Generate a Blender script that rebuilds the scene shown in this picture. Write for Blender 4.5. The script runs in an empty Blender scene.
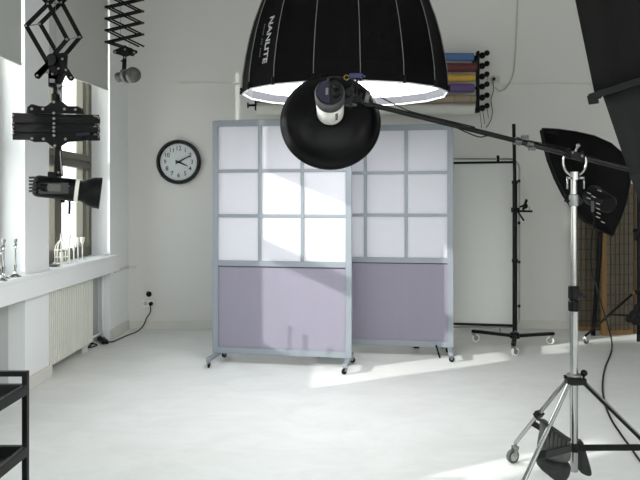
import bpy, math, random
from mathutils import Vector, Matrix
random.seed(7)
S = bpy.context.scene
COL = S.collection
V = Vector
F = 640.0
def P(px, py, Y):                      # surveyed point: pixel of the photo at a known depth
    return V(((px - 331) * Y / F, Y, 1.35 - (py - 204) * Y / F))
def FL(px, py, z=0.0):                 # point of the photo lying on the floor (or at height z)
    Y = (1.35 - z) * F / (py - 204)
    return V(((px - 331) * Y / F, Y, z))

# ------------------------------------------------------------------ materials
def srgb(r, g, b):
    f = lambda c: (c / 255 / 12.92) if c / 255 <= 0.04045 else ((c / 255 + 0.055) / 1.055) ** 2.4
    return (f(r), f(g), f(b), 1)
M = {}
def mat(name, rgb, rough=0.5, metal=0.0, var=0.06, scale=8.0, bump=0.0, spec=0.5, trans=0.0, coat=0.0, stretch=None):
    m = bpy.data.materials.new(name); m.use_nodes = True
    nt = m.node_tree; N = nt.nodes; L = nt.links
    b = N['Principled BSDF']
    b.inputs['Roughness'].default_value = rough
    b.inputs['Metallic'].default_value = metal
    b.inputs['Specular IOR Level'].default_value = spec
    b.inputs['Coat Weight'].default_value = coat
    tc = N.new('ShaderNodeTexCoord'); mp = N.new('ShaderNodeMapping')
    if stretch: mp.inputs['Scale'].default_value = stretch
    L.new(tc.outputs['Object'], mp.inputs['Vector'])
    nz = N.new('ShaderNodeTexNoise'); nz.inputs['Scale'].default_value = scale; nz.inputs['Detail'].default_value = 5
    L.new(mp.outputs['Vector'], nz.inputs['Vector'])
    c = srgb(*rgb)
    mx = N.new('ShaderNodeMix'); mx.data_type = 'RGBA'
    mx.inputs[6].default_value = tuple(x * (1 - var) for x in c[:3]) + (1,)
    mx.inputs[7].default_value = tuple(min(1, x * (1 + var)) for x in c[:3]) + (1,)
    L.new(nz.outputs['Fac'], mx.inputs[0]); L.new(mx.outputs[2], b.inputs['Base Color'])
    if bump:
        bp = N.new('ShaderNodeBump'); bp.inputs['Strength'].default_value = bump; bp.inputs['Distance'].default_value = 0.01
        L.new(nz.outputs['Fac'], bp.inputs['Height']); L.new(bp.outputs['Normal'], b.inputs['Normal'])
    if trans:
        t = N.new('ShaderNodeBsdfTranslucent'); L.new(mx.outputs[2], t.inputs['Color'])
        ms = N.new('ShaderNodeMixShader'); ms.inputs[0].default_value = trans
        L.new(b.outputs[0], ms.inputs[1]); L.new(t.outputs[0], ms.inputs[2])
        L.new(ms.outputs[0], N['Material Output'].inputs['Surface'])
    M[name] = m
    return m
def emit(name, rgb, strength):
    m = bpy.data.materials.new(name); m.use_nodes = True
    nt = m.node_tree; b = nt.nodes['Principled BSDF']
    b.inputs['Base Color'].default_value = srgb(*rgb)
    b.inputs['Emission Color'].default_value = srgb(*rgb)
    b.inputs['Emission Strength'].default_value = strength
    M[name] = m
def glass(name):
    m = bpy.data.materials.new(name); m.use_nodes = True
    nt = m.node_tree; N = nt.nodes
    N.remove(N['Principled BSDF'])
    t = N.new('ShaderNodeBsdfTransparent'); t.inputs[0].default_value = (0.96, 0.97, 0.96, 1)
    g = N.new('ShaderNodeBsdfGlossy'); g.inputs['Roughness'].default_value = 0.05
    ms = N.new('ShaderNodeMixShader'); ms.inputs[0].default_value = 0.07
    nt.links.new(t.outputs[0], ms.inputs[1]); nt.links.new(g.outputs[0], ms.inputs[2])
    nt.links.new(ms.outputs[0], N['Material Output'].inputs['Surface'])
    M[name] = m
mat('wall_paint', (222, 221, 217), 0.75, var=0.015, scale=1.5, spec=0.25)
mat('white_gloss', (237, 238, 238), 0.5, var=0.015, scale=2, spec=0.3)
mat('niche_shade', (176, 178, 176), 0.7, var=0.03, scale=3)  # greyed to put the shade under the sill into the colour
mat('ceiling_paint', (196, 197, 196), 0.9)
mat('unseen_wall_white', (218, 218, 217), 0.9)  # near-white so the unseen right and rear walls bounce more light
mat('radiator', (224, 223, 214), 0.5, var=0.03)
mat('window_metal', (96, 93, 82), 0.42, metal=0.25, var=0.12, scale=20)
mat('blind', (200, 201, 197), 0.85, var=0.02, trans=0.12)
mat('black_metal', (9, 9, 10), 0.45, var=0.15, scale=30, spec=.22)
mat('black_gloss', (9, 9, 10), 0.25, var=0.1, spec=.35)
mat('dish_black', (4, 4, 4), 0.30, var=0.1, spec=.13)
mat('black_fabric', (12, 12, 13), 0.85, var=0.25, scale=22, bump=0.3)
mat('soft_fabric', (20, 20, 19), 0.9, var=0.30, scale=7, bump=0.5, spec=.2, stretch=(1.4, 1.4, 0.5))
mat('softbox_black', (3, 3, 3), 0.75, var=0.2, spec=0.12)
mat('black_plastic', (8, 8, 9), 0.42, var=0.1, spec=.2)
mat('grey_plastic', (70, 70, 71), 0.4)
mat('rivet', (150, 148, 144), 0.3, metal=0.8)
mat('chrome', (170, 170, 168), 0.16, metal=1.0, var=0.04)
mat('satin_steel', (150, 151, 149), 0.34, metal=0.85, var=0.05)
mat('alu_frame', (140, 147, 154), 0.42, metal=0.15, var=0.03, scale=12)
mat('white_sheet', (240, 240, 246), 0.42, var=0.012, scale=3, trans=0.40)
mat('purple_sheet', (146, 141, 157), 0.5, var=0.03, scale=3, trans=0.12, stretch=(6, 1, .3))
mat('screen_cloth', (232, 233, 230), 0.9, var=0.02, trans=0.35)
mat('white_plastic', (240, 239, 232), 0.4, var=0.03)
mat('clock_face', (208, 214, 215), 0.5, var=0.01)
mat('ink', (22, 22, 24), 0.6)
mat('silver_cord', (120, 120, 119), 0.6, metal=0.3)
mat('logo_print', (190, 190, 188), 0.6)
mat('logo_faint', (95, 95, 94), 0.6)
mat('lip_lining', (86, 87, 92), 0.6)
mat('rim_piping', (236, 236, 236), 0.5)
mat('bag_grey', (88, 88, 84), 0.85, var=0.25, scale=18, bump=0.6)
mat('bag_dark', (42, 42, 41), 0.85, var=0.2, scale=18, bump=0.6)
mat('ochre_wood', (140, 106, 60), 0.55, var=0.22, scale=6, stretch=(8, 8, .6))
mat('lattice_wood', (92, 70, 46), 0.6, var=0.2, scale=12)
mat('rice_paper', (112, 109, 97), 0.85, var=0.12, scale=7, stretch=(5, 5, .8))
mat('paper_blue', (82, 112, 158), 0.8); mat('paper_maroon', (98, 50, 54), 0.8); mat('paper_yellow', (205, 165, 70), 0.8)
mat('paper_purple', (104, 82, 132), 0.8); mat('paper_kraft', (158, 146, 124), 0.8); mat('paper_white', (216, 217, 208), 0.8)
mat('paper_edge', (150, 120, 80), 0.8)
mat('candle_white', (232, 231, 222), 0.5)
mat('violet_label', (15, 13, 38), 0.35, var=0.3, scale=30)
mat('blue_tag', (14, 16, 70), 0.45)
mat('navy_label', (12, 14, 38), 0.5)
mat('gold', (150, 128, 60), 0.35, metal=0.8)
mat('lcd', (44, 50, 38), 0.2)
mat('bulb_glass', (84, 84, 80), 0.2)
mat('outside_wall', (226, 222, 206), 0.9)
mat('cable_trim', (196, 195, 186), 0.7)
mat('aged_trim', (214, 212, 205), 0.65, var=0.08, scale=5)
emit('diffuser', (255, 255, 255), 5.6)
glass('glass')
# painted studio floor: off-white with cloudy wear, scuffs
m = mat('floor_paint', (223, 224, 218), 0.42, var=0.03, scale=1.2, spec=0.35)
nt = m.node_tree; N = nt.nodes; L = nt.links
b = N['Principled BSDF']
tc = N.new('ShaderNodeTexCoord')
n2 = N.new('ShaderNodeTexNoise'); n2.inputs['Scale'].default_value = 3.2; n2.inputs['Detail'].default_value = 9; n2.inputs['Roughness'].default_value = 0.72; n2.inputs['Distortion'].default_value = 0.8
mpp = N.new('ShaderNodeMapping'); mpp.inputs['Scale'].default_value = (0.7, 1.3, 1)
L.new(tc.outputs['Object'], mpp.inputs['Vector']); L.new(mpp.outputs[0], n2.inputs['Vector'])
cr = N.new('ShaderNodeValToRGB'); cr.color_ramp.elements[0].position = 0.30; cr.color_ramp.elements[1].position = 0.68
cr.color_ramp.elements[0].color = srgb(219, 219, 216); cr.color_ramp.elements[1].color = srgb(232, 233, 231)
L.new(n2.outputs['Fac'], cr.inputs[0]); L.new(cr.outputs[0], b.inputs['Base Color'])
mr = N.new('ShaderNodeMapRange'); mr.inputs['To Min'].default_value = 0.34; mr.inputs['To Max'].default_value = 0.55
L.new(n2.outputs['Fac'], mr.inputs[0]); L.new(mr.outputs[0], b.inputs['Roughness'])

# ------------------------------------------------------------------ mesh building
def frame_from(axis, up=None):
    w = V(axis).normalized()
    u = V(up) if up is not None else (V((0, 0, 1)) if abs(w.z) < 0.95 else V((0, 1, 0)))
    a = u.cross(w)
    if a.length < 1e-6: a = V((1, 0, 0)).cross(w)
    a.normalize(); c = w.cross(a).normalized()
    return a, c, w
class MB:
    def __init__(s): s.v = []; s.f = []; s.sm = []; s.mi = []
    def add(s, vs, fs, smooth=False, mi=0):
        n = len(s.v); s.v += [V(x) for x in vs]
        for f in fs: s.f.append([n + i for i in f]); s.sm.append(smooth); s.mi.append(mi)
        return s
    def box(s, c, d, R=None, mi=0):
        c = V(c); h = V(d) / 2
        vs = [V((x * h.x, y * h.y, z * h.z)) for x in (-1, 1) for y in (-1, 1) for z in (-1, 1)]
        if R is not None: vs = [R @ q for q in vs]
        return s.add([c + q for q in vs], [(0, 1, 3, 2), (4, 6, 7, 5), (0, 4, 5, 1), (2, 3, 7, 6), (0, 2, 6, 4), (1, 5, 7, 3)], mi=mi)
    def span(s, x0, x1, y0, y1, z0, z1, mi=0):
        return s.box(((x0 + x1) / 2, (y0 + y1) / 2, (z0 + z1) / 2), (x1 - x0, y1 - y0, z1 - z0), mi=mi)
    def bar(s, p, q, w, h, up=None, ext=0.0, mi=0):
        p = V(p); q = V(q); a, c, t = frame_from(q - p, up)
        p = p - t * ext; q = q + t * ext
        vs = []
        for o in (p, q):
            for i, j in ((-1, -1), (1, -1), (1, 1), (-1, 1)): vs.append(o + a * (i * w / 2) + c * (j * h / 2))
        return s.add(vs, [(3, 2, 1, 0), (4, 5, 6, 7), (0, 1, 5, 4), (1, 2, 6, 5), (2, 3, 7, 6), (3, 0, 4, 7)], mi=mi)
    def tube(s, pts, r, n=10, caps=True, closed=False, mi=0):
        pts = [V(p) for p in pts]; k = len(pts)
        rr = r if isinstance(r, (list, tuple)) else [r] * k
        vs = []; up = None
        for i, p in enumerate(pts):
            if closed: t = pts[(i + 1) % k] - pts[i - 1]
            else: t = pts[min(i + 1, k - 1)] - pts[max(i - 1, 0)]
            t.normalize()
            if up is None: a, c, _ = frame_from(t)
            else:
                a = up - t * up.dot(t); a.normalize(); c = t.cross(a)
            up = a
            for j in range(n):
                th = 2 * math.pi * j / n
                vs.append(p + (a * math.cos(th) + c * math.sin(th)) * rr[i])
        fs = []
        for i in range(k if closed else k - 1):
            i2 = (i + 1) % k
            for j in range(n): fs.append((i * n + j, i * n + (j + 1) % n, i2 * n + (j + 1) % n, i2 * n + j))
        s.add(vs, fs, True, mi)
        if caps and not closed:
            s.add(vs[:n], [tuple(range(n))[::-1]], False, mi); s.add(vs[-n:], [tuple(range(n))], False, mi)
        return s
    def lathe(s, prof, o, axis=(0, 0, 1), n=32, mi=0, smooth=True, up=None):
        o = V(o); a, c, w = frame_from(axis, up)
        vs = []
        for r, z in prof:
            for j in range(n):
                th = 2 * math.pi * j / n
                vs.append(o + w * z + (a * math.cos(th) + c * math.sin(th)) * r)
        fs = []
        for i in range(len(prof) - 1):
            for j in range(n): fs.append((i * n + j, i * n + (j + 1) % n, (i + 1) * n + (j + 1) % n, (i + 1) * n + j))
        s.add(vs, fs, smooth, mi)
        if prof[0][0] > 1e-5: s.add(vs[:n], [tuple(range(n))[::-1]], False, mi)
        if prof[-1][0] > 1e-5: s.add(vs[-n:], [tuple(range(n))], False, mi)
        return s
    def open_lathe(s, prof, o, axis, n=48, mi=0, smooth=True, up=None):
        k = len(prof); o = V(o); a, c, w = frame_from(axis, up); vs = []
        for r, z in prof:
            for j in range(n):
                th = 2 * math.pi * j / n
                vs.append(o + w * z + (a * math.cos(th) + c * math.sin(th)) * r)
        fs = [(i * n + j, i * n + (j + 1) % n, (i + 1) * n + (j + 1) % n, (i + 1) * n + j) for i in range(k - 1) for j in range(n)]
        return s.add(vs, fs, smooth, mi)
    def ball(s, c, r, sc=(1, 1, 1), n=14, mi=0):
        c = V(c); vs = []; k = n // 2
        for i in range(k + 1):
            ph = math.pi * i / k
            for j in range(n):
                th = 2 * math.pi * j / n
                vs.append(c + V((r * sc[0] * math.sin(ph) * math.cos(th), r * sc[1] * math.sin(ph) * math.sin(th), r * sc[2] * math.cos(ph))))
        fs = [(i * n + j, (i + 1) * n + j, (i + 1) * n + (j + 1) % n, i * n + (j + 1) % n) for i in range(k) for j in range(n)]
        return s.add(vs, fs, True, mi)
    def prism(s, poly, d, mi=0):
        poly = [V(p) for p in poly]; n = len(poly); d = V(d)
        vs = poly + [p + d for p in poly]
        fs = [tuple(range(n))[::-1], tuple(range(n, 2 * n))] + [(i, (i + 1) % n, n + (i + 1) % n, n + i) for i in range(n)]
        return s.add(vs, fs, mi=mi)
    def build(s, name, m, parent=None, origin=None, bevel=0.0, solid=0.0, sub=0):
        off = V((0, 0, 0))
        if parent is not None:
            r = parent
            while r.parent is not None: r = r.parent
            off = r.location.copy()
        elif origin is not None: off = V(origin)
        me = bpy.data.meshes.new(name)
        me.from_pydata([tuple(q - off) for q in s.v], [], s.f)
        for p, sm, mi in zip(me.polygons, s.sm, s.mi): p.use_smooth = sm; p.material_index = mi
        for x in (m if isinstance(m, (list, tuple)) else [m]): me.materials.append(M[x])
        me.validate(); me.update()
        import bmesh
        bm = bmesh.new(); bm.from_mesh(me); bmesh.ops.remove_doubles(bm, verts=bm.verts, dist=1e-5)
        bmesh.ops.recalc_face_normals(bm, faces=bm.faces)
        for e in bm.edges:
            if len(e.link_faces) == 2 and e.calc_face_angle(0) > 0.62 and not sub: e.smooth = False
        bm.to_mesh(me); bm.free()
        o = bpy.data.objects.new(name, me); COL.objects.link(o)
        if parent is not None: o.parent = parent
        elif origin is not None: o.location = off
        if solid: md = o.modifiers.new('thickness', 'SOLIDIFY'); md.thickness = solid; md.offset = 0
        if sub: md = o.modifiers.new('smooth', 'SUBSURF'); md.levels = sub; md.render_levels = sub
        if bevel: md = o.modifiers.new('bevel', 'BEVEL'); md.width = bevel; md.segments = 2; md.limit_method = 'ANGLE'
        return o
def tag(o, label, cat=None, group=None):
    o['label'] = label
    if cat: o['category'] = cat
    if group: o['group'] = group
    return o
def thing(name, loc, label, cat, group=None):
    o = bpy.data.objects.new(name, None); COL.objects.link(o); o.location = V(loc); o.empty_display_size = 0.1
    return tag(o, label, cat, group)
def struct(o): o['kind'] = 'structure'; return o
def copy_tree(o, parent=None):
    c = o.copy(); COL.objects.link(c)
    if parent is not None: c.parent = parent
    for ch in list(o.children): copy_tree(ch, c)
    return c
def text_mesh(txt, size=1.0, bold=0.0, shear=0.0):
    cu = bpy.data.curves.new('txt', 'FONT'); cu.body = txt; cu.size = size; cu.offset = bold; cu.shear = shear
    cu.align_x = 'CENTER'; cu.align_y = 'CENTER'; cu.resolution_u = 3
    o = bpy.data.objects.new('txt', cu); COL.objects.link(o)
    dg = bpy.context.evaluated_depsgraph_get()
    me = bpy.data.meshes.new_from_object(o.evaluated_get(dg))
    vs = [v.co.copy() for v in me.vertices]; fs = [tuple(p.vertices) for p in me.polygons]
    COL.objects.unlink(o); bpy.data.objects.remove(o); bpy.data.meshes.remove(me); bpy.data.curves.remove(cu)
    return vs, fs
def smooth_path(pts, n=6):
    pts = [V(p) for p in pts]; out = []
    for i in range(len(pts) - 1):
        p0 = pts[max(i - 1, 0)]; p1 = pts[i]; p2 = pts[i + 1]; p3 = pts[min(i + 2, len(pts) - 1)]
        for k in range(n):
            t = k / n
            out.append(0.5 * ((2 * p1) + (p2 - p0) * t + (2 * p0 - 5 * p1 + 4 * p2 - p3) * t * t + (3 * p1 - p0 - 3 * p2 + p3) * t ** 3))
    out.append(pts[-1]); return out

# ------------------------------------------------------------------ the room
XL, YB, XR, YR, ZC = -2.19, 6.91, 4.4, -3.0, 3.7
struct(MB().span(-2.7, XR + .1, YR - .1, YB + .15, -0.12, 0).build('floor', 'floor_paint'))
struct(MB().span(-2.7, XR + .1, YR - .1, YB + .15, ZC, ZC + .1).build('ceiling', 'ceiling_paint'))
struct(MB().span(-2.7, XR + .1, YB, YB + .15, 0, ZC).build('wall_back', 'wall_paint'))
struct(MB().span(XR, XR + .1, -.2, YB, 0, ZC).span(XR, XR + .1, YR, -2.7, 0, ZC).span(XR, XR + .1, -2.7, -.2, 0, .6).span(XR, XR + .1, -2.7, -.2, 3.5, ZC).build('wall_right', 'unseen_wall_white'))
g = MB()
for k in range(3): g.span(XR + .03, XR + .07, -2.7 + k * 1.225, -2.65 + k * 1.225, .6, 3.5)
g.span(XR + .035, XR + .065, -2.7, -.2, .6, .66).span(XR + .035, XR + .065, -2.7, -.2, 3.44, 3.5)
glaz = g
struct(MB().span(-2.7, XR, YR - .1, YR, 0, .5).span(-2.7, XR, YR - .1, YR, 3.4, ZC).span(-2.7, -2.0, YR - .1, YR, .5, 3.4).span(2.9, XR, YR - .1, YR, .5, 3.4)
       .build('wall_rear', 'unseen_wall_white'))
ZS = 0.845
wl = MB(); nb = MB()
HEAD = 3.45
# piers (full height), parapets behind niches, heads above the windows
for y0, y1 in ((-3.0, -2.8), (0.6, 1.45), (1.87, 3.48), (4.58, 4.97), (6.34, YB)):
    wl.span(-2.62, XL, y0, y1, 0, ZC)
OPEN = ((-2.8, 0.6), (1.45, 1.87), (3.48, 4.58), (4.97, 6.34))
for y0, y1 in OPEN:
    wl.span(-2.62, XL, y0, y1, HEAD, ZC)
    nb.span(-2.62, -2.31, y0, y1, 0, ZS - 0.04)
struct(wl.build('wall_left', 'white_gloss')); struct(nb.build('wall_niche', 'niche_shade'))
# sill board with deep fascia running in front of niches and pier
struct(MB().span(-2.46, -2.13, 3.0, 6.46, ZS - 0.03, ZS).span(-2.155, -2.13, 3.0, 6.46, ZS - 0.165, ZS - 0.0302)
       .build('trim_1', 'white_gloss', bevel=0.004))
struct(MB().span(-2.19, -2.175, 6.461, 6.905, .655, .685).span(-2.19, -2.10, 6.895, 6.909, .655, .685).build('trim_2', 'aged_trim', bevel=0.002))
struct(MB().span(XL + .02, XR, YB - .016, YB, 0, .09).build('baseboard_back', 'aged_trim', bevel=0.003))
bl = MB()
for y0, y1 in ((3.2, 3.48), (4.565, 4.985), (6.33, YB - .016)): bl.span(XL, XL + .015, y0, y1, 0, .10)
struct(bl.build('baseboard_left', 'aged_trim', bevel=0.003))
# thin ledge line high on the back wall, right and left of the paper rolls
struct(MB().span(-1.63, -1.0, YB - .012, YB, 2.648, 2.662).span(1.72, 2.85, YB - .012, YB, 2.642, 2.656).build('trim_3', 'aged_trim'))

# windows
def window(idx, y0, y1, ztop=HEAD, mull=None, stile=0.075, handle=None):
    xf = -2.37
    f = MB()
    z0 = ZS
    f.span(-2.44, xf, y0, y0 + stile, z0, ztop); f.span(-2.44, xf, y1 - stile, y1, z0, ztop)
    f.span(-2.44, xf, y0 + stile, y1 - stile, z0, z0 + .10); f.span(-2.44, xf, y0 + stile, y1 - stile, ztop - .06, ztop)
    # double transom
    f.span(-2.44, xf, y0 + stile, y1 - stile, 1.69, 1.745); f.span(-2.43, xf - .01, y0 + stile, y1 - stile, 1.7452, 1.765)
    f.span(-2.44, xf, y0 + stile, y1 - stile, 1.7652, 1.825)
    if mull:
        for a, b_ in mull:
            f.span(-2.44, xf, a, b_, z0 + .10, 1.69); f.span(-2.44, xf, a, b_, 1.825, ztop - .06)
    # inner casement lines
    o = struct(f.build('window_%d' % idx, 'window_metal', bevel=0.006))
    MB().span(-2.412, -2.406, y0 + stile - .01, y1 - stile + .01, z0 + .09, ztop - .05).build('pane', 'glass', o)
    if handle:
        h = MB().box((xf + .012, handle, 1.42), (.024, .035, .12)).tube(smooth_path([(xf + .025, handle, 1.43), (xf + .06, handle, 1.42), (xf + .062, handle + .02, 1.36), (xf + .055, handle + .03, 1.26)]), .011, 8)
        h.build('handle', 'black_metal', o, bevel=.003)
    return o
window(1, 3.48, 4.58)
window(2, 4.97, 6.34, mull=[(5.50, 5.64), (6.12, 6.205)], handle=5.63)
window(3, 1.45, 1.87)
window(4, -2.8, 0.6, mull=[(-1.7, -1.6), (-.55, -.45)])  # unseen opening behind the camera, added for fill light
g = MB()
for k in range(6): g.span(-2.0 + k * .968, -1.94 + k * .968, YR - .07, YR - .03, .5, 3.4)
g.span(-2.0, 2.9, YR - .065, YR - .035, .5, .56).span(-2.0, 2.9, YR - .065, YR - .035, 3.34, 3.4)
o = struct(glaz.build('window_6', 'window_metal')); MB().span(XR + .048, XR + .052, -2.66, -.24, .65, 3.45).build('pane', 'glass', o)  # right-hand glazing out of view, added to let in more sky light
o = struct(g.build('window_5', 'window_metal')); MB().span(-1.95, 2.85, YR - .052, YR - .048, .55, 3.35).build('pane', 'glass', o)  # rear glazing out of view, added as frontal fill
# roller blinds
o = MB().span(-2.212, -2.204, 3.44, 4.555, 2.34, 3.68).span(-2.216, -2.200, 3.44, 4.555, 2.335, 2.355).build('roller_blind', 'blind', origin=(-2.21, 4.0, 2.34))
tag(o, 'grey roller blind over the window at the left edge, its hem lower than the other', 'blind', 'roller blinds')
o = MB()
o.add([(-2.208, 4.9, 2.40), (-2.208, 6.305, 2.475), (-2.208, 6.305, 3.68), (-2.208, 4.9, 3.68), (-2.2, 4.9, 2.40), (-2.2, 6.305, 2.475), (-2.2, 6.305, 3.68), (-2.2, 4.9, 3.68)],
      [(0, 1, 2, 3), (7, 6, 5, 4), (0, 4, 5, 1), (1, 5, 6, 2), (2, 6, 7, 3), (3, 7, 4, 0)])
o.bar((-2.2, 4.9, 2.402), (-2.2, 6.305, 2.477), .014, .014)
o = o.build('roller_blind', 'blind', origin=(-2.2, 5.6, 2.4))
tag(o, 'grey roller blind over the window with the radiator, hanging slightly askew', 'blind', 'roller blinds')
# radiator
r = thing('radiator', (-2.24, 5.45, .07), 'cream ribbed radiator in the niche below the windowsill', 'radiator')
g = MB()
y = 4.995
while y < 5.90:
    g.span(-2.266, -2.195, y, y + .024, .085, .665); y += .0385
g.span(-2.27, -2.21, 4.995, 5.915, .07, .10).span(-2.27, -2.21, 4.995, 5.915, .63, .67).span(-2.282, -2.268, 4.995, 5.915, .1, .63)
g.build('rib_panel', 'radiator', r, bevel=.004)
MB().tube([(-2.25, 6.3, 0.0), (-2.25, 6.3, .66)], .012, 10).tube([(-2.25, 5.91, .09), (-2.25, 6.3, .09)], .01, 8).build('pipe', 'white_gloss', r)
for yy in (5.08, 5.82): MB().span(-2.26, -2.22, yy - .02, yy + .02, 0, .07).build('leg', 'radiator', r)
o = thing('wall_pipe', (-2.28, 4.35, 0), 'white vertical pipe in the niche at the far left', 'pipe')
MB().tube([(-2.27, 4.30, 0.0), (-2.27, 4.30, .66)], .014, 10).build('riser', 'white_gloss', o)
MB().tube([(-2.27, 4.30, 0.22), (-2.27, 3.6, .22)], .010, 10).build('branch', 'white_gloss', o)

# ------------------------------------------------------------------ wall clock
c = P(178.6, 162, 6.88); R = .240
ck = thing('wall_clock', (c.x, YB, c.z), 'round black-rimmed wall clock showing ten past four', 'clock')
cc = V((c.x, YB - .001, c.z)); ax = V((0, -1, 0))
MB().lathe([(R * .97, 0), (R, .012), (R, .04), (R * .96, .058), (R * .88, .056), (R * .83, .040), (R * .81, .028)], cc, ax, 56).build('rim', 'black_gloss', ck)
MB().lathe([(R * .82, .026), (R * .82, .031)], cc, ax, 48).build('dial', 'clock_face', ck)
def on_face(vs, cx, cz, d): return [V((cx + q.x, YB - d, cz + q.y)) for q in vs]
nm = MB()
for h in range(1, 13):
    a = math.radians(30 * h); vs, fs = text_mesh(str(h), .066, bold=.0004)
    nm.add(on_face(vs, cc.x + math.sin(a) * R * .60, cc.z + math.cos(a) * R * .60, .0345), fs)
nm.build('numerals', 'ink', ck)
mk = MB()
for k in range(60):
    a = math.radians(6 * k); d = V((math.sin(a), 0, math.cos(a)))
    mk.bar(V((cc.x, YB - .0335, cc.z)) + d * R * .755, V((cc.x, YB - .0335, cc.z)) + d * R * .78, .003 if k % 5 else .006, .001, up=(0, 1, 0))
mk.build('minute_marks', 'ink', ck)
def hand(name, ang, ln, w, d):
    a = math.radians(ang); dr = V((math.sin(a), 0, math.cos(a))); o = V((cc.x, YB - d, cc.z)); n = V((dr.z, 0, -dr.x))
    MB().prism([o - dr * .035 - n * w * .5, o - dr * .035 + n * w * .5, o + n * w * .7, o + dr * ln * .85 + n * w * .35, o + dr * ln, o + dr * ln * .85 - n * w * .35, o - n * w * .7], (0, -.002, 0)).build(name, 'ink', ck)
hand('hour_hand', 114, .115, .016, .038); hand('minute_hand', 62, .150, .013, .042)
MB().lathe([(.01, 0), (.008, .008)], (cc.x, YB - .042, cc.z), ax, 16).build('hub', 'ink', ck)

# ------------------------------------------------------------------ rolling partitions
def caster(parent, top, r=.026, m_wheel='black_plastic', m_fork='satin_steel', yaw=0.0, name='caster', w=.018, inner=None):
    """swivel caster standing on the floor below 'top' """
    x, y, zt = top
    c = caster_obj = MB()
    d = V((math.cos(yaw), math.sin(yaw), 0)); n = V((-d.y, d.x, 0))
    ctr = V((x, y, r)) + d * r * .45
    g = MB()
    for s_ in (-1, 1):
        a0 = V((x, y, zt - .012)) + n * s_ * (w * .5 + .003)
        g.bar(a0 - d * .004, ctr + n * s_ * (w * .5 + .003), .022, .003, up=n)
    g.bar(V((x, y, zt - .013)) - n * (w * .5 + .005), V((x, y, zt - .013)) + n * (w * .5 + .005), .026, .005, up=(0, 0, 1))
    g.tube([(x, y, zt - .012), (x, y, zt + .004)], .008, 10)
    o = g.build(name, m_fork, parent)
    MB().lathe([(r * .8, -w * .5), (r * .97, -w * .42), (r, -w * .2), (r, w * .2), (r * .97, w * .42), (r * .8, w * .5)], ctr, n, 22).build('wheel', m_wheel, o)
    if inner: MB().lathe([(r * .62, -w * .56), (r * .62, w * .56)], ctr, n, 20).build('wheel_disc', inner, o)
    return o
def partition(p0, p1, label, casters, group):
    """p0,p1: ground points of the left and right ends"""
    p0 = V(p0); p1 = V(p1); L_ = (p1 - p0).length; u = (p1 - p0).normalized(); n = V((u.y, -u.x, 0))
    rt = thing('rolling_partition', ((p0.x + p1.x) / 2, (p0.y + p1.y) / 2, 0), label, 'partition', group)
    up = V((0, 0, 1)); T = .034
    Q = lambda s_, z, d=0.0: p0 + u * s_ + up * z + n * d
    def B(mb, s0, s1, z0, z1, t=T, d=0.0, mi=0):
        c = Q((s0 + s1) / 2, (z0 + z1) / 2, d)
        Rm = Matrix((u, n, up)).transposed()
        mb.box(c, (s1 - s0, t, z1 - z0), Rm, mi)
    Z0, Z1, ZR = .088, 2.055, .85
    fr = MB()
    B(fr, 0, .05, Z0, Z1); B(fr, L_ - .05, L_, Z0, Z1); B(fr, .05, L_ - .05, Z1 - .05, Z1); B(fr, .05, L_ - .05, Z0, Z0 + .05)
    B(fr, .05, L_ - .05, ZR - .024, ZR + .024)
    fr.build('frame', 'alu_frame', rt, bevel=.003)
    gr = MB(); iw = (L_ - .1); zt = Z1 - .05; zb = ZR + .024; hh = (zt - zb) / 3
    for k in (1, 2):
        B(gr, .05 + iw * k / 3 - .014, .05 + iw * k / 3 + .014, zb, zt, T * .8)
        B(gr, .05, L_ - .05, zb + hh * k - .013, zb + hh * k + .013, T * .76)
    gr.build('glazing_bars', 'alu_frame', rt, bevel=.002)
    w = MB(); B(w, .045, L_ - .045, zb - .005, zt + .005, .008); w.build('white_panel', 'white_sheet', rt)
    w = MB(); B(w, .045, L_ - .045, Z0 + .045, ZR - .02, .010); w.build('violet_panel', 'purple_sheet', rt)
    gk = MB(); B(gk, .05, L_ - .05, ZR - .029, ZR - .0245, .014, .006); gk.build('gasket', 'black_plastic', rt)
    for s_ in (.03, L_ - .03):
        ft = MB(); a = Q(s_, .07, .20); c_ = Q(s_, .07, -.20)
        ft.bar(a, c_, .036, .03, up=(0, 0, 1)); ft.bar(Q(s_, .084, .06), Q(s_, .084, -.06), .036, .004, up=(0, 0, 1))
        f = ft.build('foot', 'alu_frame', rt, bevel=.002)
        f_c = [(Q(s_, .055, .18)), (Q(s_, .055, -.18))]
        for q in f_c: caster(f, q, r=.024, m_wheel='black_plastic', yaw=random.uniform(0, 6))
    return rt
partition((-1.005, 5.45, 0), (.172, 5.25, 0), 'front rolling partition, partly sunlit, three-column white grid over violet panel, nearest the camera', None, 'rolling partitions')
rt = partition((-.10, 5.815, 0), (1.078, 5.635, 0), 'rear rolling partition half hidden by the other, its violet panel mostly in shade', None, 'rolling partitions')
MB().tube([P(436, 345, 5.62), FL(440, 358, .004)], .008, 8).build('prop_rod', 'black_plastic', rt)

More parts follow.
